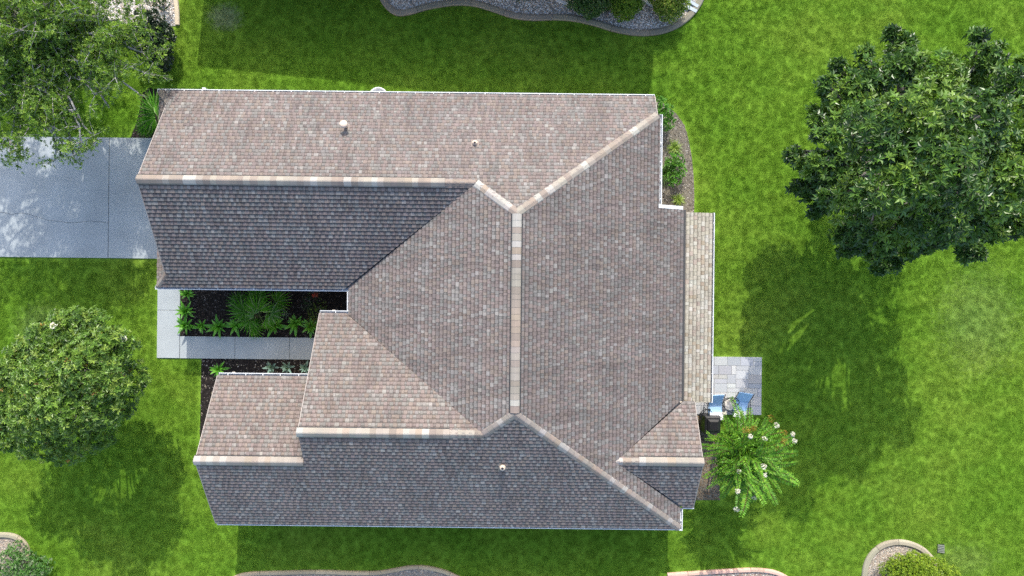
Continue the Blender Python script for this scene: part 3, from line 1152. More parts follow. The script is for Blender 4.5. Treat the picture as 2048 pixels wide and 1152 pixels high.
# gable triangles
for x, y0, y1, yr, zf in ((-11.75, .25, 6.5, RYG, ZN), (-6.4, -8.0, -1.3, RYU, ZS), (-9.95, -8.1, -3.55, RYW, ZS), (6.1, -7.35, -4.3, RYE, ZES)):
    s = .1 if x < 0 else -.1
    zr = zf(0, yr) - .14
    zb = 2.65
    hw0 = (zr - zb) / P8
    vs = [(x, yr - hw0, zb), (x, yr + hw0, zb), (x, yr, zr), (x + s, yr - hw0, zb), (x + s, yr + hw0, zb), (x + s, yr, zr)]
    wl.add(vs, [(0, 1, 2), (5, 4, 3), (0, 3, 4, 1), (1, 4, 5, 2), (2, 5, 3, 0)])
wl.build('wall', M_STUCCO, house)
sf = MB()
sf.prism([(-12.54, GY + .12), (xw0 + .1, GY + .12), (xw0 + .1, UY - .12), (-6.75, UY - .12), (-6.75, WY - .12), (-10.3, WY - .12), (-10.3, SY + .12), (6.02, SY + .12), (6.02, EY0 + .12), (6.45, EY0 + .12), (6.45, EY1), (6.02, EY1), (6.02, 2.8), (4.9, 2.8), (4.9, NY - .12), (-12.54, NY - .12)], 2.60, 2.69)
sf.build('soffit', M_WHITE, house)
gd = MB()
gd.box(-11.80, -11.752, .95, 5.8, .06, 2.3)
gd.build('garage_door', M_WHITE, house)
for (x0, x1, y, s) in ((-9.6, -8.4, 6.5, 1), (-6, -4.8, 6.5, 1), (0, 1.4, 6.5, 1), (-8, -6.6, -8.1, -1), (-3, -1.2, -8.1, -1), (2.4, 3.8, -8.1, -1)):
    w = MB()
    w.box(x0, x1, min(y, y + s * .04), max(y, y + s * .04), .95, 2.25)
    wf = w.build('window', M_WHITE, house)
    g = MB()
    xm = (x0 + x1) / 2
    for a, b in ((x0 + .06, xm - .03), (xm + .03, x1 - .06)):
        g.box(a, b, min(y + s * .041, y + s * .046), max(y + s * .041, y + s * .046), 1.01, 2.19)
    g.build('pane', M_GLASS, wf)
po = MB()
po.box(6.3, 7.12, -4.0, -3.9, 0, 2.4)
po.box(7.02, 7.12, -3.9, 2.7, 0, 2.4)
po.box(6.3, 7.02, 2.6, 2.7, 0, 2.4)
po.build('porch_wall', M_STUCCO, house)

# ================================================================== NEIGHBOUR (just beyond the top of the picture; throws the long shadow)
nb = thing('neighbour_house', (0, 0, 0), 'gabled neighbouring house beyond the wavy gravel bed', 'house')
NANG = math.radians(-5.3)
ZNR = 5.5
cot = 1 / math.tan(SUN_EL)
sh = Vector((-math.sin(SUN_AZ), -math.cos(SUN_AZ))) * cot
# ridge ends are where the photographed shadow's edge says they are
rl = Vector(S(405, 74)) - sh * ZNR
rr = Vector(S(1302, 167)) - sh * ZNR
ndir = (rr - rl).normalized()
nn = Vector((-ndir.y, ndir.x))
half = 4.3
zn_e = ZNR - half * .6
m = MB()
a0, a1 = rl - nn * half, rr - nn * half
b0, b1 = rl + nn * half, rr + nn * half
m.add([(a0.x, a0.y, zn_e), (a1.x, a1.y, zn_e), (rr.x, rr.y, ZNR), (rl.x, rl.y, ZNR), (b0.x, b0.y, zn_e), (b1.x, b1.y, zn_e)],
      [(0, 1, 2, 3), (3, 2, 5, 4), (0, 3, 4), (1, 5, 2), (0, 4, 5, 1)])
# lower hipped wing to the right
q0 = Vector(S(1353, 100)) - sh * 4.2
w0 = rr - nn * 2.2
pts = [(q0.x - 3, q0.y, 4.2), (q0.x, q0.y, 4.2), (q0.x + .3, q0.y + 5, 4.0), (q0.x - 3, q0.y + 5, 4.0)]
low = [(p[0], p[1], 2.7) for p in pts]
m.add(pts + low, [(0, 1, 2, 3), (4, 5, 1, 0), (5, 6, 2, 1), (6, 7, 3, 2), (7, 4, 0, 3), (7, 6, 5, 4)])
m.build('roof', simple('neighbour_shingle', (.16, .14, .13), .95, .25, 3, 0, .1, 30), nb)
m = MB()
c0, c1 = rl - nn * (half - .5) + ndir * .4, rr - nn * (half - .5) - ndir * .4
d0, d1 = rl + nn * (half - .5) + ndir * .4, rr + nn * (half - .5) - ndir * .4
m.prism([c0, c1, d1, d0], 0, zn_e + .1)
m.prism([(q0.x - 3, q0.y + .4), (q0.x - .4, q0.y + .4), (q0.x - .3, q0.y + 4.6), (q0.x - 3, q0.y + 4.6)], 0, 2.75)
m.build('wall', M_STUCCO, nb)
for f in (.2, .5, .8):
    p = c0.lerp(c1, f)
    m = MB()
    m.obox(p - ndir * .8 - nn * .02, p + ndir * .8 - nn * .02, .06, .9, 2.2)
    wf = m.build('window', M_WHITE, nb)
    m = MB()
    m.obox(p - ndir * .72 - nn * .055, p + ndir * .72 - nn * .055, .008, .98, 2.12)
    m.build('pane', M_GLASS, wf)


# ================================================================== PLANTS
def unit(a):
    return a / np.maximum(np.linalg.norm(a, axis=-1, keepdims=True), 1e-9)


def leaf_mesh_arrays(P, D, N, L, Wd, fold=.25, droop=.12):
    """diamond leaves folded along the midrib; P,D,N (n,3); L,Wd (n,)"""
    D = unit(D)
    Sd = unit(np.cross(D, N))
    N = unit(np.cross(Sd, D))
    L = L[:, None]
    Wd = Wd[:, None]
    mid = P + D * L * .48
    v0 = P
    v1 = mid + Sd * Wd * .5 + N * Wd * fold
    v2 = P + D * L - N * L * droop
    v3 = mid - Sd * Wd * .5 + N * Wd * fold
    V = np.stack([v0, v1, v2, v3], 1).reshape(-1, 3)
    n = len(P)
    i = np.arange(n)[:, None] * 4
    Fc = np.concatenate([i + np.array([[0, 1, 2]]), i + np.array([[0, 2, 3]])], 1).reshape(-1, 3)
    return V, Fc


def rosettes(Cn, A, k, L, ratio, ang0, ang1, cols, cvar=.2):
    """k leaves around every twig tip Cn with axis A"""
    n = len(Cn)
    A = unit(A)
    ref = np.tile(np.array([[.31, .77, .2]]), (n, 1))
    U = unit(np.cross(A, ref))
    Wv = np.cross(A, U)
    ph = (np.arange(k)[None, :] * 2.399 + rng.uniform(0, 6.28, (n, 1)) + rng.normal(0, .2, (n, k)))
    el = rng.uniform(ang0, ang1, (n, k))
    R = U[:, None] * np.cos(ph)[..., None] + Wv[:, None] * np.sin(ph)[..., None]
    D = A[:, None] * np.cos(el)[..., None] + R * np.sin(el)[..., None]
    Nn = A[:, None] * np.sin(el)[..., None] - R * np.cos(el)[..., None] + rng.normal(0, .25, (n, k, 3))
    P = Cn[:, None] + D * (L * .06)
    Ls = L * rng.uniform(.7, 1.15, (n, k))
    V, Fc = leaf_mesh_arrays(P.reshape(-1, 3), D.reshape(-1, 3), Nn.reshape(-1, 3), Ls.ravel(), Ls.ravel() * ratio)
    cols = np.array(cols)
    base = cols[rng.integers(0, len(cols), n)]
    t = base[:, None] * rng.uniform(1 - cvar, 1 + cvar, (n, k, 1))
    t = np.repeat(t.reshape(-1, 3), 2, axis=0)
    return V, Fc, t


def merge(parts):
    Vs, Fs, Ts, o = [], [], [], 0
    for V, Fc, t in parts:
        Vs.append(V)
        Fs.append(Fc + o)
        Ts.append(t)
        o += len(V)
    return np.concatenate(Vs), np.concatenate(Fs), np.concatenate(Ts)


def lobe_points(c, r, n, zsq=.75, shell=.55, up=.25):
    """points in a rough lobe, denser towards its skin and upper side; returns points and outward axes"""
    d = unit(rng.normal(0, 1, (n, 3)) + np.array([0, 0, up]))
    rad = r * (shell + (1 - shell) * rng.random((n, 1)) ** .6) * (1 + .22 * np.sin(d[:, :1] * 5 + c[0]) * np.cos(d[:, 1:2] * 4 + c[1]))
    p = np.array(c)[None] + d * rad * np.array([1, 1, zsq])
    return p, d


def bez(a, b, c, d, n=8):
    out = []
    for i in range(n + 1):
        t = i / n
        s = 1 - t
        out.append(a * s ** 3 + b * 3 * s * s * t + c * 3 * s * t * t + d * t ** 3)
    return out


def trunk_part(root, base, top, r0, r1, mat, sway=.15):
    m = MB()
    b, t = Vector(base), Vector(top)
    pts = [b + Vector((0, 0, -.15))]
    rad = [r0 * 1.5]
    for i in range(1, 7):
        f = i / 6
        pts.append(b.lerp(t, f) + Vector((math.sin(f * 5) * sway * .5, math.cos(f * 4) * sway * .4 - sway * .4, 0)) * (1 - f))
        rad.append(r0 + (r1 - r0) * f)
    m.tube(pts, rad, 10)
    return m.build('trunk', mat, root, True)


def limb_part(root, a, b, r0, r1, mat, lift=.5, name='limb', twigs=0, reach=.8):
    a, b = Vector(a), Vector(b)
    L = (b - a).length
    c1 = a + Vector((0, 0, L * lift)) + (b - a) * .15
    c2 = a.lerp(b, .7) + Vector((rnd.uniform(-.1, .1), rnd.uniform(-.1, .1), .12)) * L
    pts = bez(a, c1, c2, b, 8)
    pts = [p + Vector((rnd.uniform(-1, 1), rnd.uniform(-1, 1), rnd.uniform(-1, 1))) * (.02 * L if 0 < i < 8 else 0) for i, p in enumerate(pts)]
    m = MB()
    m.tube(pts, [r0 + (r1 - r0) * i / 8 for i in range(9)], 6)
    ends = []
    for _ in range(twigs):
        i = rnd.randint(4, 8)
        p = pts[i]
        d = Vector((rnd.gauss(0, 1), rnd.gauss(0, 1), rnd.gauss(.25, .6))).normalized()
        q = p + d * reach * rnd.uniform(.5, 1.2)
        mid = p.lerp(q, .5) + Vector((rnd.uniform(-.1, .1), rnd.uniform(-.1, .1), rnd.uniform(.0, .15)))
        m.tube([p, mid, q], [r1 * .8, r1 * .5, r1 * .22], 4)
        ends.append((p, mid, q))
        for _k in range(2):
            q2 = mid + Vector((rnd.gauss(0, 1), rnd.gauss(0, 1), rnd.gauss(.1, .5))).normalized() * reach * rnd.uniform(.3, .7)
            m.tube([mid, q2], [r1 * .4, r1 * .15], 4)
            ends.append((mid, mid.lerp(q2, .5), q2))
    m.build(name, mat, root, True)
    return pts, ends


# ---- southern magnolia, right
mb_ = S3(1700, 360, 0)
mag = thing('magnolia_tree', mb_, 'large dark glossy broad magnolia tree on the lawn beyond the porch', 'tree')
trunk_part(mag, mb_, mb_ + Vector((.1, .1, 2.6)), .24, .18, M_BARKT)
MAGL = [(1705, 205, 5.0, 1.0), (1725, 165, 5.0, .9), (1805, 135, 5.3, .95), (1800, 108, 4.7, .55), (1880, 160, 6, 1.05), (1960, 150, 5.3, .9), (1975, 115, 6.0, .55), (2030, 165, 6.8, .8),
        (2050, 255, 7.6, 1.1), (1690, 265, 5.3, .95), (1665, 225, 4.4, .55), (1680, 335, 5.2, .9), (1645, 340, 4.0, .75), (1612, 330, 3.4, .42), (1595, 318, 3.2, .25), (1618, 375, 3.2, .3), (1650, 395, 3.7, .75), (1710, 400, 5.6, 1.0), (1760, 270, 7.8, 1.25), (1850, 240, 8.4, 1.25),
        (1950, 250, 8.0, 1.2), (2030, 350, 7.8, 1.1), (1800, 360, 8.2, 1.25), (1900, 340, 8.9, 1.3), (1985, 370, 7.6, 1.1), (1720, 455, 4.4, .8), (1790, 450, 6.3, 1.0),
        (1870, 430, 7.0, 1.1), (1945, 440, 5.6, .9), (1755, 492, 3.5, .5), (1805, 500, 3.1, .4), (1700, 490, 3.4, .35), (1775, 525, 2.8, .3), (1935, 505, 4.0, .3), (1830, 490, 3.6, .35), (1935, 490, 4.0, .5), (1990, 440, 5.8, .75), (2050, 440, 6.2, .7), (1865, 478, 4.2, .4),
        (1770, 500, 2.6, .5), (1830, 300, 7.4, 1.3)]
MCOL = [(.032, .078, .016), (.044, .102, .019), (.024, .056, .015), (.062, .135, .024), (.036, .086, .017), (.09, .17, .026), (.05, .11, .02), (.07, .14, .022), (.036, .09, .018)]
mcx, mcy = S(1865, 300, 6.0)
for (x, y, z, r) in list(MAGL):
    c = S3(x, y, z)
    dx, dy = c.x - mcx, c.y - mcy
    dl = math.hypot(dx, dy)
    if dl > 2.3:
        for _ in range(1 if dx < -2.5 else 2):
            a = math.atan2(dy, dx) + rnd.uniform(-.75, .75)
            rr = rnd.uniform(.18, .32)
            q = Vector((c.x + math.cos(a) * (r * .8 + rr * .4), c.y + math.sin(a) * (r * .8 + rr * .4), z + rnd.uniform(-.4, .2)))
            MAGL.append((1024 + q.x * F / (H - q.z), 576 - q.y * F / (H - q.z), q.z, rr))
parts = []
fork = mb_ + Vector((.1, .1, 2.5))
for (x, y, z, r) in MAGL:
    c = S3(x, y, z)
    n = int(120 * r * r) + 12
    p, d = lobe_points(c, r * .84, n, .8, .3, .5)
    ax = d + np.array([0, .1, .7]) + rng.normal(0, .3, d.shape)
    cols = MCOL if rnd.random() < .7 else [MCOL[3], MCOL[5], (.10, .19, .028), (.12, .20, .03)]
    parts.append(rosettes(p, ax, 9, .21, .40, .75, 1.5, cols, .25))
    limb_part(mag, fork, c, .085, .03, M_BARKT, .3)
V, Fc, t = merge(parts)
npmesh('crown', V, Fc, M_MAG, mag, t * np.array([1.15, 1.12, 1.0]))

# ---- round broadleaf tree, left
lb = S3(252, 742, 0)
loq = thing('broadleaf_tree', lb, 'rounded mid green broadleaf tree with a few orange leaves beside the walk lawn', 'tree')
trunk_part(loq, lb, lb + Vector((0, .05, 1.7)), .13, .10, M_BARKT)
LOQL = [(95, 690, 4.0, .8), (150, 660, 4.0, .75), (195, 655, 3.9, .65), (235, 700, 3.8, .75), (255, 760, 3.4, .65), (40, 740, 4.0, .8), (20, 800, 3.8, .85), (95, 760, 5.2, .95), (170, 740, 5.3, .95), (120, 820, 5.4, .95),
        (60, 830, 4.6, .9), (190, 810, 4.8, .85), (235, 815, 3.2, .6), (20, 870, 3.2, .65), (75, 880, 3.6, .75), (140, 880, 3.8, .75), (195, 865, 3.2, .65), (115, 905, 2.8, .4), (0, 770, 3.6, .7), (125, 640, 3.6, .4),
        (200, 700, 4.6, .8), (55, 700, 3.6, .55), (210, 770, 5.0, .7), (-20, 840, 3.5, .7)]
LCOL = [(.098, .190, .026), (.120, .222, .028), (.078, .155, .024), (.145, .245, .036), (.062, .125, .022), (.185, .27, .045)]
parts = []
for (x, y, z, r) in LOQL:
    c = S3(x, y, z)
    n = int(260 * r * r) + 14
    p, d = lobe_points(c, r, n, .8, .5, .45)
    ax = d + np.array([0, .1, .7]) + rng.normal(0, .3, d.shape)
    parts.append(rosettes(p, ax, 9, .145, .42, .7, 1.5, LCOL, .25))
    k = max(1, n // 60)
    parts.append(rosettes(p[:k], ax[:k], 6, .11, .4, .6, 1.3, [(.30, .14, .03), (.36, .22, .05)], .2))
    limb_part(loq, lb + Vector((0, .05, 1.6)), c, .05, .018, M_BARKT, .3)
V, Fc, t = merge(parts)
npmesh('crown', V, Fc, M_LOQ, loq, t)
for (x, y, z) in ((107, 652, 4.6), (247, 677, 4.2), (2, 890, 3.4)):
    c = S3(x, y, z)
    p, d = lobe_points(c, .07, 14, .7, .4)
    V, Fc, t = rosettes(p, d, 4, .09, .6, .6, 1.4, [(.75, .74, .68)], .1)
    npmesh('blossom', V, Fc, M_PETAL, loq, t)

# ---- open-crowned oak, upper left
ob = S3(122, 100, 0)
oak = thing('oak_tree', ob, 'tall open-crowned oak with pale bare twigs shading the driveway', 'tree')
otop = S3(92, 72, 3.0)
trunk_part(oak, ob, otop, .34, .22, M_BARKT, .25)
OAKL = [(250, 60, 6.0, 1.0), (285, 105, 5.6, .9), (290, 30, 6.0, .9), (300, 150, 5.6, .75), (235, 140, 6.4, 1.0), (275, 185, 5.4, .45), (200, 60, 7.0, 1.1), (170, 130, 7.0, .9), (190, 190, 6.6, .9), (218, 215, 5.6, .4),
        (150, 220, 6.8, .9), (100, 200, 7.2, 1.0), (50, 180, 7.4, 1.0), (10, 220, 7.2, 1.1), (60, 250, 7.0, .9), (110, 270, 6.6, .9), (160, 285, 6.2, .85), (195, 280, 5.6, .6), (150, 325, 5.8, .5), (110, 320, 6.0, .5), (40, 310, 6.2, .55),
        (20, 280, 6.8, .8), (10, 130, 8.0, 1.1), (40, 60, 8.4, 1.2), (110, 30, 8.0, 1.2), (160, 20, 7.6, 1.1), (60, -20, 8.4, 1.3), (-60, 60, 8.6, 1.4), (-60, 180, 7.8, 1.3), (-60, 300, 7.0, 1.2), (-140, 120, 8.0, 1.4),
        (-140, 0, 8.4, 1.4), (-140, 240, 7.2, 1.3), (-200, 100, 7.4, 1.3), (-40, -80, 8.2, 1.4), (120, -60, 7.6, 1.3), (230, -40, 6.6, 1.2), (-220, 220, 6.8, 1.2), (130, 90, 6.4, .8), (-230, 0, 7.4, 1.3), (215, 110, 5.2, .9)]
for (wx, wy, wz, wr) in ((-22.5, 12.0, 6.6, 1.3), (-20.6, 13.0, 7.2, 1.3), (-18.6, 12.2, 6.6, 1.25), (-17.0, 13.2, 7.0, 1.3), (-15.2, 12.3, 6.4, 1.2), (-13.8, 13.2, 6.6, 1.1), (-21.6, 14.6, 7.2, 1.3), (-19.2, 14.4, 7.6, 1.3), (-16.6, 14.8, 7.2, 1.25), (-14.4, 11.0, 6.0, 1.0),
                         (-23.6, 10.4, 6.2, 1.2), (-16.2, 11.2, 6.2, 1.1), (-20.0, 11.0, 6.2, 1.1), (-13.2, 11.6, 5.4, .8), (-24.0, 13.4, 6.8, 1.3), (-18.0, 10.8, 5.8, 1.0), (-22.0, 9.6, 5.4, 1.0), (-14.6, 14.2, 7.0, 1.1),
                         (-20.4, 14.0, 7.4, 1.2)):
    OAKL.append((1024 + wx * F / (H - wz), 576 - wy * F / (H - wz), wz, wr))
OCOL = [(.165, .29, .034), (.13, .24, .034), (.21, .34, .042), (.095, .18, .03), (.25, .37, .055), (.15, .26, .055)]
parts = []
for (x, y, z, r) in OAKL:
    seen = x > -60 and y > -60
    z0, z = z, z * (1.0 if y < -150 else (.66 if x > -60 else .72))
    r *= (H - z) / (H - z0) * (1.0 if seen else .95)
    c = S3(x, y, z)
    pts, ends = limb_part(oak, otop + Vector((rnd.uniform(-.1, .1), rnd.uniform(-.1, .1), rnd.uniform(-1.2, .1))), c, .085, .028, M_TWIG, .25, 'limb', 13 if seen else 9, r * .95)
    P, D = [], []
    for (p, q, e) in ends:
        L = (e - p).length
        nl = max(4, int(L * 24))
        for i in range(nl):
            f = rnd.uniform(.25, 1.05)
            s = p.lerp(q, f * 2) if f < .5 else q.lerp(e, f * 2 - 1)
            P.append(s + Vector((rnd.gauss(0, .09), rnd.gauss(0, .09), rnd.gauss(.02, .05))))
            D.append((e - p).normalized())
    P, D = np.array(P), np.array(D)
    ax = D * .6 + rng.normal(0, .5, D.shape) + np.array([0, 0, .55])
    parts.append(rosettes(P, ax, 5, .088, .45, .5, 1.45, OCOL, .28))
V, Fc, t = merge(parts)
npmesh('crown', V, Fc, M_OAK, oak, t)
print('oak leaves', len(Fc) // 2)

# ---- crape myrtle at the patio corner
cb = S3(1437, 880, 0)
myr = thing('crape_myrtle', cb, 'bright green crape myrtle with long leafy sprays and white flower heads by the patio', 'tree')
cc = Vector((cb.x - .05, cb.y + .1, 2.7))
for k in range(4):
    a = k * 1.57 + .4
    m = MB()
    e = cc + Vector((math.cos(a) * .35, math.sin(a) * .35, rnd.uniform(-.3, .1)))
    m.tube(bez(cb + Vector((math.cos(a) * .08, math.sin(a) * .08, -.1)), cb + Vector((math.cos(a) * .3, math.sin(a) * .3, 1)), e - Vector((0, 0, .6)), e, 6), [.045, .042, .038, .035, .03, .026, .02], 7)
    m.build('trunk', M_BARKT, myr, True)
MYC = [(.120, .295, .022), (.150, .335, .026), (.088, .23, .018), (.20, .37, .032)]
sprays = []
for v in range(9):
    L = 1.0
    n = 23
    T = np.linspace(.05, 1, n)
    bend = rng.uniform(-.25, .25)
    sag = rng.uniform(.18, .42)
    cx = T * L
    cy = bend * T * T
    cz = .35 * T - sag * 1.5 * T * T
    Pm = np.stack([cx, cy, cz], 1)
    Dm = unit(np.gradient(Pm, axis=0))
    P2, D2, N2 = [], [], []
    for sgn in (1, -1):
        sd = unit(np.cross(Dm, np.array([[0, 0, 1.0]]))) * sgn
        P2.append(Pm + Dm * (0.008 * sgn))
        D2.append(sd * .9 + Dm * .45 + np.array([0, 0, .18]) + rng.normal(0, .08, Pm.shape))
        N2.append(np.tile([[0, 0, 1.0]], (n, 1)) + rng.normal(0, .18, (n, 3)))
    P2, D2, N2 = np.concatenate(P2), np.concatenate(D2), np.concatenate(N2)
    taper = np.concatenate([1.15 - .55 * T ** 2] * 2)
    Ls = .125 * taper * rng.uniform(.85, 1.1, 2 * n)
    V, Fc = leaf_mesh_arrays(P2, D2, N2, Ls, Ls * .50, .15, .1)
    t = np.repeat(np.array(MYC)[rng.integers(0, 4, 2 * n)] * rng.uniform(.8, 1.2, (2 * n, 1)), 2, axis=0)
    tw = MB()
    tw.tube([Vector(p) for p in Pm[::4]], .006, 4)
    TV = np.array(tw.v)
    TF = np.array([f for f in tw.f if len(f) == 4])
    TF3 = np.concatenate([TF[:, :3], TF[:, [0, 2, 3]]])
    V, Fc, t = merge([(V, Fc, t), (TV, TF3, np.tile([[.16, .10, .05]], (len(TF3), 1)))])
    me = npmesh('spray_source', V, Fc, M_MYR, None, t)
    data = me.data
    bpy.data.objects.remove(me)
    data.name = 'leafy_spray'
    sprays.append((data, Pm[-1]))
tips = []


def spray(az, el, start, sc, var):
    data, tip = sprays[var]
    o = bpy.data.objects.new('leafy_branch', data)
    C.objects.link(o)
    o.parent = myr
    o.location = start - cb
    R = Matrix.Rotation(az, 3, 'Z') @ Matrix.Rotation(-el, 3, 'Y') @ Matrix.Rotation(rnd.uniform(-.4, .4), 3, 'X')
    o.rotation_euler = R.to_euler()
    o.scale = (sc, sc * rnd.uniform(.85, 1.15), sc)
    tips.append((start + R @ (Vector(tip) * sc), az, el))


for tier, (n, el0, el1, s0, s1, r0, dz) in enumerate(((30, -.15, .2, 1.45, 1.95, .3, -.35), (28, .15, .5, 1.25, 1.8, .25, .1), (28, .45, .9, 1.0, 1.5, .25, .25), (22, .8, 1.3, .8, 1.2, .25, .35), (30, -.3, .5, .8, 1.3, .7, -.1), (24, .2, 1.0, .6, 1.0, .7, .2))):
    for k in range(n):
        az = (k + rnd.uniform(-.35, .35)) / n * 2 * math.pi + tier * .3
        c, s = math.cos(az), math.sin(az)
        short = .72 if c < -.3 else (.76 if s > .55 else .92)
        hd = rnd.choice(((.34, .28), (-.25, .3), (.38, -.34), (-.2, -.38), (.1, 0)))
        st = cc + Vector((c * r0 * rnd.uniform(.2, 1.2) + hd[0] * .9, s * r0 * rnd.uniform(.2, 1.2) + hd[1] * .9, dz + rnd.uniform(-.2, .25)))
        spray(az, rnd.uniform(el0, el1) + (.35 if c < -.3 else 0), st, rnd.uniform(s0, s1) * short, rnd.randrange(9))
fill = []
for (dx, dy, dz, r) in ((0, 0, 0, .8), (.35, .25, .1, .6), (.4, -.35, 0, .6), (-.2, -.4, -.1, .55), (-.15, .4, 0, .5)):
    p, d = lobe_points((cc.x + dx, cc.y + dy, cc.z + dz), r, 150, .8, .4, .3)
    fill.append(rosettes(p, d + rng.normal(0, .4, d.shape) + np.array([0, 0, .4]), 7, .12, .5, .6, 1.5, MYC, .2))
V, Fc, t = merge(fill)
npmesh('crown', V, Fc, M_MYR, myr, t)
rnd.shuffle(tips)
for k, (tp_, az, el) in enumerate([q for q in tips if math.cos(q[1]) > -.35][:14]):
    r = rnd.uniform(.05, .085)
    p, d = lobe_points(np.array(tp_), r, 26, .8, .4)
    V, Fc, t = rosettes(p, d, 4, .05, .8, .5, 1.4, [(.74, .72, .68), (.66, .62, .58), (.78, .76, .74)], .1)
    npmesh('blossom', V, Fc, M_PETAL, myr, t)
for k, (tp_, az, el) in enumerate([q for q in tips if math.sin(q[1]) > .2 and math.cos(q[1]) > .2][24:30]):
    p, d = lobe_points(np.array(tp_), .12, 20, .8, .4)
    V, Fc, t = rosettes(p, d, 5, .06, .5, .5, 1.4, [(.30, .24, .03), (.28, .28, .035), (.30, .17, .035)], .2)
    npmesh('new_growth', V, Fc, M_MYR, myr, t)


# ---- shrubs
def shrub(name, lobes, label, cat, cols, L, ratio, dens, k=6, mat=None, group=None, ang=(.4, 1.3), shell=.7, stems=True, cvar=.25):
    c0 = sum((Vector((x, y, 0)) for x, y, z, r in lobes), Vector()) / len(lobes)
    root = thing(name, c0, label, cat, group)
    parts = []
    for (x, y, z, r) in lobes:
        n = int(dens * r * r)
        p, d = lobe_points((x, y, z), r, n, .85, shell, .35)
        p[:, 2] = np.maximum(p[:, 2], .05)
        ax = d + rng.normal(0, .25, d.shape) + np.array([0, 0, .3])
        parts.append(rosettes(p, ax, k, L, ratio, ang[0], ang[1], cols, cvar))
    V, Fc, t = merge(parts)
    npmesh('foliage', V, Fc, mat or M_SHRUB, root, t)
    if stems:
        m = MB()
        for (x, y, z, r) in lobes:
            m.tube([(c0.x, c0.y, -.05), (c0.x * .5 + x * .5, c0.y * .5 + y * .5, z * .5), (x, y, z)], [.03, .022, .012], 5)
        m.build('stem', M_BARKT, root, True)
    return root


def lb_(px, py, z, r):
    x, y = S(px, py, z)
    return (x, y, z, r)


shrub('clipped_shrub', [lb_(1183, -8, .75, .72), lb_(1160, -4, .6, .5), lb_(1203, -2, .6, .5), lb_(1183, 10, .5, .5)], 'dark green clipped shrub in the gravel bed, next to the white pan', 'shrub',
      [(.08, .17, .04), (.10, .20, .045), (.06, .135, .032), (.16, .23, .10)], .07, .42, 2600)
shrub('clipped_shrub', [lb_(1252, -6, .75, .66), lb_(1238, 0, .6, .5), lb_(1267, 0, .6, .5), lb_(1250, 17, .5, .5)], 'mid green clipped shrub between the dark one and the yellow-tipped one', 'shrub',
      [(.17, .29, .03), (.13, .25, .028), (.22, .33, .04)], .06, .45, 3200)
shrub('clipped_shrub', [lb_(1338, -4, .75, .64), lb_(1325, 2, .6, .5), lb_(1352, 2, .6, .5), lb_(1338, 19, .5, .5)], 'yellow-tipped clipped shrub nearest the end of the gravel bed', 'shrub',
      [(.19, .30, .034), (.15, .26, .028), (.38, .42, .10), (.28, .37, .06)], .06, .45, 3200)
shrub('garden_shrub', [lb_(1042, -14, .35, .35)], 'low green plant at the top edge of the gravel bed', 'shrub', [(.08, .15, .02), (.06, .12, .02)], .07, .4, 700)
shrub('dark_shrub', [lb_(300, 50, .9, .55), lb_(322, 75, .8, .5), lb_(300, 95, .9, .5), lb_(318, 118, .6, .45), lb_(285, 75, 1.1, .5)], 'very dark glossy shrub at the lawn edge under the oak', 'shrub',
      [(.022, .045, .022), (.03, .058, .026), (.06, .085, .05), (.018, .036, .018)], .11, .5, 1100, 6, M_MAG)
shrub('garden_shrub', [lb_(310, -5, .5, .4), lb_(322, 5, .4, .3)], 'green shrub in the corner gravel bed behind the dark shrub', 'shrub', [(.06, .12, .02), (.045, .095, .02)], .08, .4, 600)
shrub('leafy_shrub', [lb_(15, 1125, .5, .5), lb_(55, 1130, .5, .5), lb_(80, 1138, .45, .45), lb_(32, 1100, .4, .34), lb_(10, 1150, .5, .5), lb_(60, 1155, .5, .55)], 'loose leafy green shrub spilling over round edging', 'shrub',
      [(.09, .22, .04), (.07, .175, .034), (.12, .26, .055), (.22, .29, .16)], .085, .42, 1000, 5)
shrub('round_bush', [lb_(1830, 1158, .8, .9), lb_(1790, 1150, .6, .55), lb_(1865, 1150, .65, .75), lb_(1835, 1132, .55, .55), lb_(1895, 1162, .6, .65), lb_(1802, 1132, .5, .42), lb_(1840, 1200, .9, 1.2)], 'big clipped yellow-green bush inside the round edging', 'shrub',
      [(.22, .33, .025), (.17, .27, .02), (.28, .38, .03), (.12, .20, .016)], .055, .45, 3400, 5)
shrub('leafy_shrub', [lb_(1327, 225, .7, .38), lb_(1333, 245, .6, .33), lb_(1320, 210, .6, .3)], 'bright green leafy shrub tucked by the roof corner', 'shrub', [(.09, .25, .03), (.12, .30, .038), (.065, .18, .024)], .11, .48, 650, 5)
shrub('leafy_shrub', [lb_(1346, 322, .4, .24), lb_(1357, 340, .42, .28), lb_(1347, 358, .4, .28), lb_(1338, 330, .35, .2), lb_(1358, 318, .3, .18)], 'low bright leafy shrub in the middle of the curved side bed', 'shrub', [(.10, .27, .034), (.14, .33, .042), (.08, .20, .028)], .10, .5, 750, 5)
shrub('flowering_shrub', [lb_(632, 628, .55, .32), lb_(628, 648, .5, .28), lb_(640, 612, .5, .26)], 'yellow-green small-leaved shrub at the inner corner of the courtyard', 'shrub', [(.10, .17, .016), (.16, .21, .03), (.06, .12, .012)], .05, .5, 700, 5)
rf = shrub('flowering_shrub', [lb_(618, 600, .5, .25), lb_(612, 612, .4, .2)], 'dark shrub with one red bloom under the garage eave', 'shrub', [(.03, .07, .02), (.045, .09, .025)], .06, .45, 420, 5)
c = S3(630, 590, .9)
p, d = lobe_points(np.array(c), .09, 20, .7, .4)
V, Fc, t = rosettes(p, d, 4, .07, .7, .5, 1.4, [(.45, .08, .05), (.5, .16, .10)], .2)
npmesh('blossom', V, Fc, M_PETAL, rf, t)


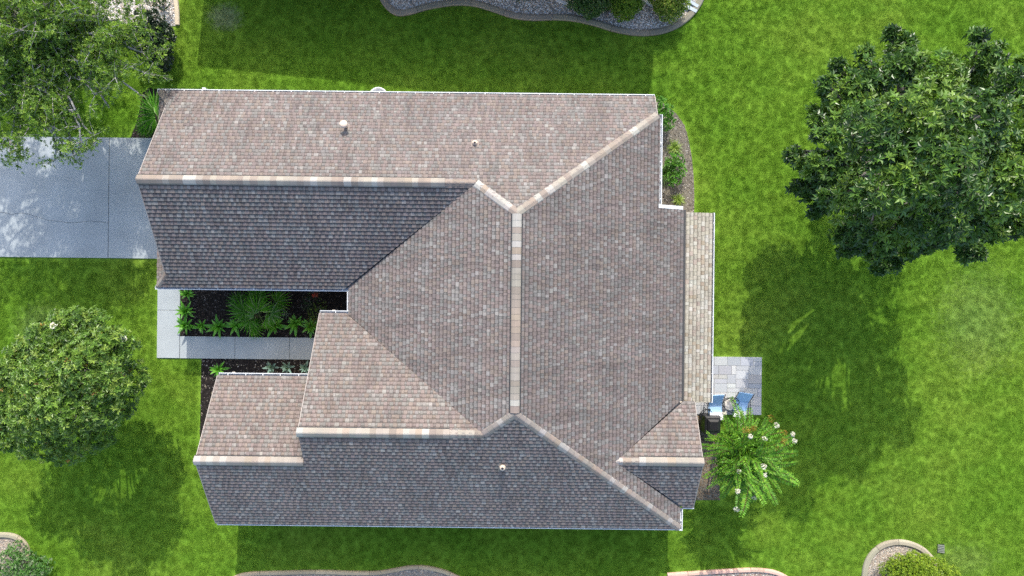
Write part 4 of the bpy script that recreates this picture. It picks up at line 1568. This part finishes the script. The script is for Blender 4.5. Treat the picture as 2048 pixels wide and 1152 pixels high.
# ---- strap-leaved plants, every leaf its own part
def strap_leaf(L, Wd, rise, sag, col, col2, seg=5, cup=.18, name='leaf', mat=None):
    """a leaf along +X from the origin"""
    vs, fs, ts = [], [], []
    for i in range(seg + 1):
        f = i / seg
        x = L * f * (1 - .12 * f)
        z = rise * L * f - sag * L * f * f
        w = Wd * (math.sin(math.pi * min(1, .18 + .82 * f)) ** .8 if f < 1 else .02) * .5
        vs += [(x, w, z + cup * w), (x, 0, z), (x, -w, z + cup * w)]
    for i in range(seg):
        b = i * 3
        fs += [(b, b + 1, b + 4, b + 3), (b + 1, b + 2, b + 5, b + 4)]
        k = i / seg
        c = tuple(a * (1 - k) + b_ * k for a, b_ in zip(col, col2))
        ts += [c, c]
    me = npmesh('leaf_source', np.array(vs), np.array(fs), mat or M_PLANT, None, ts, True)
    d = me.data
    bpy.data.objects.remove(me)
    d.name = name
    return d


def leaf_plant(name, loc, label, cat, group, leaves, n, el0, el1, sc0, sc1, part='leaf'):
    root = thing(name, loc, label, cat, group)
    for i in range(n):
        o = bpy.data.objects.new(part, rnd.choice(leaves))
        C.objects.link(o)
        o.parent = root
        f = i / n
        az = i * 2.399 + rnd.uniform(-.25, .25)
        el = el0 + (el1 - el0) * f
        o.rotation_euler = (Matrix.Rotation(az, 3, 'Z') @ Matrix.Rotation(-el, 3, 'Y')).to_euler()
        s = rnd.uniform(sc0, sc1)
        o.scale = (s, s, s)
        o.location = (math.cos(az) * .02, math.sin(az) * .02, .05 + .10 * f)
    return root


broad = [strap_leaf(.42, .09, .55, .55, (.09, .30, .02), (.13, .36, .03)), strap_leaf(.40, .085, .5, .5, (.075, .24, .02), (.10, .31, .028)), strap_leaf(.38, .08, .6, .6, (.12, .34, .03), (.17, .40, .045))]
agl = [strap_leaf(.30, .07, .5, .25, (.16, .26, .22), (.22, .33, .29), 4, .3, 'leaf'), strap_leaf(.27, .065, .6, .2, (.13, .22, .19), (.2, .3, .26), 4, .3, 'leaf')]
CG = 'leafy clumps in the courtyard bed'
for (x, y, lab, n, s) in ((379, 588, 'small green clump tucked under the garage eave by the walk strip', 12, .8), (376, 622, 'green strap-leaved clump beside the walk strip, upper one', 15, 1.0),
                          (376, 650, 'green strap-leaved clump at the corner of strip and walk', 16, 1.05), (407, 651, 'small green clump second along the front walk', 12, .75), (441, 653, 'wide star-shaped green clump third along the front walk', 17, 1.05),
                          (475, 651, 'green clump along the walk just left of the low palm frond', 15, .95), (552, 650, 'green clump along the walk just right of the fan palm', 16, 1.1), (594, 645, 'spreading green clump with one pale spike near the roof edge', 17, 1.1),
                          (625, 652, 'green clump half hidden beneath the entry roof edge', 15, 1.0), (440, 738, 'green clump at the wing gutter corner below the walk', 13, .9), (560, 612, 'dark green clump in deep shade right of the fan palm', 10, .6)):
    leaf_plant('leafy_plant', S3(x, y, .12), lab, 'plant', CG, broad, n + rnd.randint(0, 5), .0, 1.25, .85 * s, 1.5 * s)
for (x, y, lab) in ((545.5, 734, 'blue-grey agave below the walk, first in the row'), (577, 734, 'blue-grey agave in the middle of the row of three'), (613, 735, 'blue-grey agave half under the roof edge')):
    leaf_plant('agave', S3(x, y, .1), lab, 'agave', 'blue-grey agaves below the front walk', agl, 13, .05, 1.2, 1.1, 1.5)
sp = [strap_leaf(.22, .02, .6, .5, (.20, .26, .18), (.3, .34, .26), 4, .1)]
leaf_plant('spiky_plant', S3(573, 628, .3), 'small pale grey spiky plant right of the fan palm', 'plant', None, sp, 16, .1, 1.3, .8, 1.1)


# ---- fan palms
def fan_mesh(L, n, arc, col, col2, wd=.072, pet=.32):
    parts = []
    P, D, N, Ls = [], [], [], []
    for i in range(n):
        a = (i / (n - 1) - .5) * arc
        d = np.array([math.cos(a), math.sin(a), .10 - .25 * abs(a) / arc])
        P.append([pet, 0, 0])
        D.append(d)
        N.append([0, 0, 1.0])
        Ls.append(L * (1 - .25 * (abs(a) / (arc / 2)) ** 2) * rnd.uniform(.92, 1.05))
    V, Fc = leaf_mesh_arrays(np.array(P, float), np.array(D, float), np.array(N, float), np.array(Ls), np.full(n, wd), .3, .16)
    # widest nearer to the base, long thin tips
    t = np.repeat(np.array([col if i % 3 else col2 for i in range(n)]), 2, axis=0)
    tw = MB()
    tw.tube([(-.25, 0, -.22), (0.1, 0, -.05), (pet, 0, 0)], [.012, .009, .007], 5)
    TF = np.array([f for f in tw.f if len(f) == 4])
    TF3 = np.concatenate([TF[:, :3], TF[:, [0, 2, 3]]])
    V, Fc, t = merge([(V, Fc, t), (np.array(tw.v), TF3, np.tile([[.10, .16, .04]], (len(TF3), 1)))])
    o = npmesh('frond_source', V, Fc, M_PLANT, None, t)
    d = o.data
    bpy.data.objects.remove(o)
    d.name = 'frond'
    return d


fans = [fan_mesh(.80, 17, 3.9, (.10, .30, .03), (.20, .36, .10)), fan_mesh(.74, 16, 3.4, (.12, .34, .025), (.24, .38, .12)), fan_mesh(.6, 18, 4.2, (.09, .24, .035), (.22, .32, .14))]


def frond(root, x, y, z, az, el, sc, k):
    o = bpy.data.objects.new('frond', fans[k % 3])
    C.objects.link(o)
    o.parent = root
    w = S3(x, y, z)
    o.location = w - Vector(root.location)
    R = Matrix.Rotation(az, 3, 'Z') @ Matrix.Rotation(-el, 3, 'Y') @ Matrix.Rotation(rnd.uniform(-.25, .25), 3, 'X')
    o.rotation_euler = R.to_euler()
    o.location -= R @ Vector((.32 * sc, 0, 0))
    o.scale = (sc, sc, sc)


palm = thing('fan_palm', S3(512, 632, 0), 'green fan palm with wide spreading fronds in the middle of courtyard', 'palm')
m = MB()
bp = S3(512, 632, 0)
m.tube([bp + Vector((0, 0, -.1)), bp + Vector((.02, 0, .5)), bp + Vector((0, .03, .95))], [.11, .10, .08], 9)
m.build('trunk', M_BARKT, palm, True)
D2R = math.radians
for k, (x, y, z, az, el, sc) in enumerate(((490, 624, 1.1, 175, .1, 1.0), (516, 622, 1.3, 95, .35, 1.0), (542, 628, 1.1, 15, .1, 1.0), (500, 640, 1.0, 215, .05, .8), (530, 640, .95, -25, .0, .7),
                                           (478, 604, .8, 150, 0, .9), (514, 598, .85, 85, .05, 1.0), (552, 604, .8, 30, 0, .9), (508, 628, 1.45, 140, .8, .6))):
    frond(palm, x, y, z, D2R(az), el, sc, k)
lowp = thing('fan_palm', S3(506, 652, 0), 'low young fan palm with one bright frond at the walk edge', 'palm')
for k, (x, y, z, az, el, sc) in enumerate(((505, 655, .5, -10, .1, .8), (506, 655, .45, 215, .1, .55), (508, 652, .5, 60, .3, .6))):
    frond(lowp, x, y, z, D2R(az), el, sc, k + 1)
pg = thing('palmetto', S3(309, 232, 0), 'green fan palmetto against the garage corner', 'palm')
for k, (x, y, z, az, el, sc) in enumerate(((310, 222, .9, 150, .2, 1.0), (310, 236, .85, 190, .2, 1.05), (311, 245, .8, 230, .1, .95), (312, 212, .8, 110, .2, .9), (315, 232, 1.0, 20, .4, .8))):
    frond(pg, x, y, z, D2R(az), el, sc, k)
pg2 = thing('palmetto', S3(291, 256, 0), 'smaller greyish palmetto by the driveway edge', 'palm')
for k, (x, y, z, az, el, sc) in enumerate(((288, 252, .5, 170, .15, .6), (291, 258, .45, 240, .1, .55), (293, 250, .5, 80, .3, .55), (294, 256, .45, 330, .1, .55))):
    frond(pg2, x, y, z, D2R(az), el, sc, k)


# ---- grassy tufts in the side bed
def tuft(name, px, py, r, n, cols, label, h=.45):
    loc = S3(px, py, 0)
    az = rng.uniform(0, 6.28, n)
    el = rng.uniform(.15, 1.25, n)
    D = np.stack([np.cos(az) * np.cos(el), np.sin(az) * np.cos(el), np.sin(el)], 1)
    Pp = rng.normal(0, .03, (n, 3)) * np.array([1, 1, 0]) + np.array([0, 0, .02])
    L = r * rng.uniform(.8, 1.25, n)
    N = np.tile([[0, 0, 1.0]], (n, 1)) + rng.normal(0, .3, (n, 3))
    Vs, Fs, Ts = [], [], []
    seg = 3
    sd = unit(np.cross(D, N))
    cols = np.array(cols)[rng.integers(0, len(cols), n)] * rng.uniform(.8, 1.2, (n, 1))
    rows = []
    for i in range(seg + 1):
        f = i / seg
        c = Pp + D * (L * f)[:, None] - np.array([[0, 0, 1.0]]) * (L * .45 * f * f)[:, None]
        w = .016 * (1 - f * .92)
        rows += [c + sd * w, c - sd * w]
    V = np.stack(rows, 1).reshape(-1, 3)
    V[:, 2] = np.maximum(V[:, 2], .01)
    k = 2 * (seg + 1)
    b = np.arange(n)[:, None] * k
    Fc = np.concatenate([b + np.array([[2 * i, 2 * i + 1, 2 * i + 3, 2 * i + 2]]) for i in range(seg)], 1).reshape(-1, 4)
    root = thing(name, loc, label, 'grass plant', 'grassy tufts in the side bed')
    npmesh('blades', V, Fc, M_PLANT, root, np.repeat(cols, seg, axis=0), local=True)


tuft('grass_tuft', 1348, 297, .40, 170, [(.20, .31, .045), (.27, .36, .07), (.14, .24, .03)], 'yellow-green grass tuft nearest the roof corner shrub')
tuft('grass_tuft', 1327, 348, .62, 220, [(.15, .28, .06), (.21, .33, .10), (.10, .21, .045)], 'long-bladed green grass clump against the side gutter')
tuft('grass_tuft', 1355, 399, .33, 150, [(.23, .33, .045), (.28, .37, .07), (.15, .25, .03)], 'small yellow-green grass tuft nearest the porch roof')

# ================================================================== PATIO FURNITURE AND SMALL THINGS
def sling_chair(loc, rz, label):
    """blue sling chair; its back is towards +Y"""
    root = thing('patio_chair', loc, label, 'chair', 'blue chairs on the patio', rz)
    def P(mb, name, mat, smooth=False):
        return mb.build(name, mat, root, smooth, True)
    def mk(mb, name, mat, smooth=False):
        me = mb.mesh(name, mat, smooth)
        o = bpy.data.objects.new(name, me)
        C.objects.link(o)
        o.parent = root
        return o
    m = MB()
    ys = [(-.25, .44), (-.05, .40), (.20, .41)]
    for (y0, z0), (y1, z1) in zip(ys[:-1], ys[1:]):
        m.add([(-.27, y0, z0), (.27, y0, z0), (.27, y1, z1), (-.27, y1, z1), (-.27, y0, z0 - .02), (.27, y0, z0 - .02), (.27, y1, z1 - .02), (-.27, y1, z1 - .02)],
              [(0, 1, 2, 3), (7, 6, 5, 4), (0, 4, 5, 1), (2, 6, 7, 3), (1, 5, 6, 2), (3, 7, 4, 0)])
    mk(m, 'seat', M_BLUE)
    m = MB()
    m.add([(-.27, .20, .41), (.27, .20, .41), (.27, .60, .82), (-.27, .60, .82), (-.27, .22, .40), (.27, .22, .40), (.27, .62, .81), (-.27, .62, .81)],
          [(3, 2, 1, 0), (4, 5, 6, 7), (0, 1, 5, 4), (2, 3, 7, 6), (1, 2, 6, 5), (0, 4, 7, 3)])
    mk(m, 'backrest', M_BLUE)
    m = MB()
    m.box(-.26, .26, -.40, -.12, .455, .52)
    mk(m, 'cushion', M_CUSHION)
    for sx in (-.30, .30):
        m = MB()
        m.tube([(sx, .62, .84), (sx, .22, .42), (sx, -.28, .44)], .014, 6)
        m.tube([(sx, -.28, .66), (sx, .05, .67), (sx, .30, .60)], .018, 6)
        mk(m, 'armrest', M_IRON, True)
        for y in (-.26, .22):
            m = MB()
            m.tube([(sx, y, .0), (sx, y, .66 if y < 0 else .42)], .014, 6)
            mk(m, 'leg', M_IRON, True)
    return root


x, y = S(1434, 806, .7)
sling_chair((x, y - .28, .06), 0.06, 'light blue sling chair against the porch gutter')
x, y = S(1485, 802, .7)
sling_chair((x, y - .28, .06), -.14, 'light blue sling chair at the outer side of the patio')


def iron_chair(loc, rz, label, cushion=True):
    root = thing('iron_chair', loc, label, 'chair', None, rz)
    def mk(mb, name, mat, smooth=False):
        o = bpy.data.objects.new(name, mb.mesh(name, mat, smooth))
        C.objects.link(o)
        o.parent = root
    m = MB()
    ring = [(math.cos(a) * .24, math.sin(a) * .24, .44) for a in [i * math.pi / 12 for i in range(25)]]
    m.tube(ring, .014, 6, None, False)
    for a in range(6):
        m.tube([(0, 0, .44), (math.cos(a) * .24, math.sin(a) * .24, .44)], .007, 4)
    mk(m, 'seat', M_IRON, True)
    if cushion:
        m = MB()
        m.lathe((0, -.03, .455), [(.20, 0), (.215, .02), (.20, .05), (.12, .06)], 20)
        mk(m, 'cushion', M_PATTERN, True)
    m = MB()
    arc = []
    for i in range(13):
        a = math.pi * (.08 + .84 * i / 12)
        arc.append((math.cos(a) * .27, math.sin(a) * .29 + .03, .62 + .28 * math.sin(a)))
    m.tube([(arc[0][0], arc[0][1], .44)] + arc + [(arc[-1][0], arc[-1][1], .44)], .016, 6)
    for i in (3, 5, 7, 9):
        m.tube([(arc[i][0] * .85, arc[i][1] * .8, .45), arc[i]], .008, 4)
    mk(m, 'backrest', M_IRON, True)
    for a in (.7, 2.4, 3.9, 5.5):
        m = MB()
        m.tube([(math.cos(a) * .22, math.sin(a) * .22, .44), (math.cos(a) * .27, math.sin(a) * .27, 0)], .013, 6)
        mk(m, 'leg', M_IRON, True)
    return root


x, y = S(1460, 809, .6)
iron_chair((x, y, .06), -.3, 'round black iron chair with cream cushion between the blue chairs')
x, y = S(1415, 832, .6)
iron_chair((x, y, .03), .9, 'black iron chair half under the myrtle at the roof corner', False)
# a bit of black: a covered barbecue beside that chair
gx, gy = S(1425, 848, .8)
gr = thing('covered_barbecue', (gx, gy, 0), 'barbecue under a black cover beside the myrtle', 'barbecue')
m = MB()
m.prism([(gx - .30, gy - .36), (gx + .3, gy - .36), (gx + .3, gy + .30), (gx - .3, gy + .30)], 0.0, .88, None, .06)
m.build('cover', M_IRON, gr)
m = MB()
m.prism([(gx - .22, gy - .26), (gx + .22, gy - .26), (gx + .22, gy + .2), (gx - .22, gy + .2)], .87, 1.02, None, .08)
m.build('lid', M_IRON, gr)

M_BOARD = simple('weathered_white_board', (.40, .46, .50), .7, .15)
# white splash pan and pale boards by the shrubs
pa, pb = Vector(S(1112, 2)), Vector(S(1136, 9))
pan = thing('splash_pan', (pa.x, pa.y, 0), 'white open-sided pan lying on gravel left of the dark shrub', 'pan')
m = MB()
d = (pb - pa).normalized()
n_ = Vector((-d.y, d.x))
m.obox(pa, pb, .10, .03, .10)
m.build('front_rim', M_WHITE, pan)
for q in (pa, pb):
    m = MB()
    m.obox(q + n_ * .05, q + n_ * .75, .05, .03, .10)
    m.build('side_rim', M_WHITE, pan)
for (a, b, w, lab) in (((1286, 3), (1306, 13.5), .13, 'pale drain board between the mid green and yellow-tipped shrubs'), ((1366, 11), (1392, 25), .13, 'pale drain board nearest the end of the edging'), ((1377, 4), (1395, 15), .12, 'pale drain board just above the other one by the edging')):
    a, b = Vector(S(*a)), Vector(S(*b))
    back = (a - b).normalized()
    m = MB()
    m.obox(a + back * .8, b, w, .05, .12)
    tag(m.build('drain_board', M_BOARD), lab, 'board', 'pale boards lying on the gravel')

# round tub by the north wall, only its rim shows past the gutter
tx, ty = S(757, 194, .5)
tub = thing('garden_tub', (tx, ty, 0), 'round white tub on the lawn peeping out below the long gutter', 'tub')
m = MB()
m.lathe((tx, ty, 0), [(.26, .0), (.34, .5), (.37, .52), (.37, .56), (.33, .56), (.31, .45), (.02, .44)], 28)
m.build('tub_body', simple('white_resin', (.7, .72, .74), .5, .08), tub, True)

# drain grate in the lawn
dg = S3(1881, 1097, 0)
gt = thing('drain_grate', dg, 'small grey slatted drain grate sunk in the lawn', 'grate')
m = MB()
m.box(dg.x - .14, dg.x + .14, dg.y - .17, dg.y + .17, -.02, .02)
m.build('grate_base', M_FLASH, gt)
for i in range(5):
    m = MB()
    yy = dg.y - .13 + i * .065
    m.obox((dg.x - .13, yy + .02), (dg.x + .13, yy - .02), .04, .02, .05)
    m.build('slat', simple('grate_plastic', (.17, .19, .15), .8, .1) if i == 0 else bpy.data.materials['grate_plastic'], gt)

# ================================================================== GRASS (tufts instanced on points; one mass of stuff)
def grass():
    n = 90
    az = (np.arange(n) * 2.39996) % 6.2832
    rr_ = .16 * np.sqrt((np.arange(n) + .5) / n)
    an = (np.arange(n) * 3.88322) % 6.2832
    P = np.stack([np.cos(an) * rr_, np.sin(an) * rr_, np.zeros(n)], 1)
    lean = .15 + .75 * ((np.arange(n) * .618) % 1.0)
    D = np.stack([np.cos(az) * lean, np.sin(az) * lean, np.ones(n)], 1)
    D = unit(D)
    L = rng.uniform(.035, .065, n)[:, None]
    sd = unit(np.cross(D, rng.normal(0, 1, (n, 3)))) * .007
    V = np.stack([P - sd, P + sd, P + D * L], 1).reshape(-1, 3)
    Fc = np.arange(3 * n).reshape(-1, 3)
    src = npmesh('grass_clump', V, Fc, M_BLADE)
    src.location = (-16.0, -6.0, 0)
    tag(src, 'tuft of lawn grass', None, None, 'stuff')
    gx_, gy_ = np.meshgrid(np.arange(-26, 26, .17), np.arange(-14.5, 14.5, .17))
    X = gx_.ravel() + rng.uniform(-.07, .07, gx_.size)
    Y = gy_.ravel() + rng.uniform(-.07, .07, gx_.size)
    keep = np.ones(len(X), bool)
    foot = [(-11.7, .3), (-5.5, .3), (-5.5, -8), (5.6, -8), (5.6, 6.4), (-11.7, 6.4)]
    for poly in NO_GRASS + [foot]:
        for dx, dy in ((0, 0), (.1, 0), (-.1, 0), (0, .1), (0, -.1)):
            keep &= ~inside_np(poly, X + dx, Y + dy)
    X, Y = X[keep], Y[keep]
    me = bpy.data.meshes.new('grass')
    me.vertices.add(len(X))
    me.vertices.foreach_set('co', np.stack([X, Y, np.zeros(len(X))], 1).astype(np.float32).ravel())
    me.update()
    o = bpy.data.objects.new('grass', me)
    C.objects.link(o)
    tag(o, 'short bright green grass of the lawn', None, None, 'stuff')
    ng = bpy.data.node_groups.new('grass_scatter', 'GeometryNodeTree')
    ng.interface.new_socket('Geometry', in_out='INPUT', socket_type='NodeSocketGeometry')
    ng.interface.new_socket('Geometry', in_out='OUTPUT', socket_type='NodeSocketGeometry')
    gi = ng.nodes.new('NodeGroupInput')
    go = ng.nodes.new('NodeGroupOutput')
    ip = ng.nodes.new('GeometryNodeInstanceOnPoints')
    oi = ng.nodes.new('GeometryNodeObjectInfo')
    oi.inputs['Object'].default_value = src
    rv = ng.nodes.new('FunctionNodeRandomValue')
    rv.data_type = 'FLOAT_VECTOR'
    rv.inputs[0].default_value = (-.12, -.12, 0)
    rv.inputs[1].default_value = (.12, .12, 6.283)
    rs = ng.nodes.new('FunctionNodeRandomValue')
    rs.data_type = 'FLOAT'
    rs.inputs[2].default_value = .75
    rs.inputs[3].default_value = 1.2
    ng.links.new(gi.outputs[0], ip.inputs['Points'])
    ng.links.new(oi.outputs['Geometry'], ip.inputs['Instance'])
    ng.links.new(rv.outputs[0], ip.inputs['Rotation'])
    ng.links.new(rs.outputs[1], ip.inputs['Scale'])
    ng.links.new(ip.outputs[0], go.inputs[0])
    md = o.modifiers.new('grass_scatter', 'NODES')
    md.node_group = ng
    print('grass clumps', len(X))


grass()
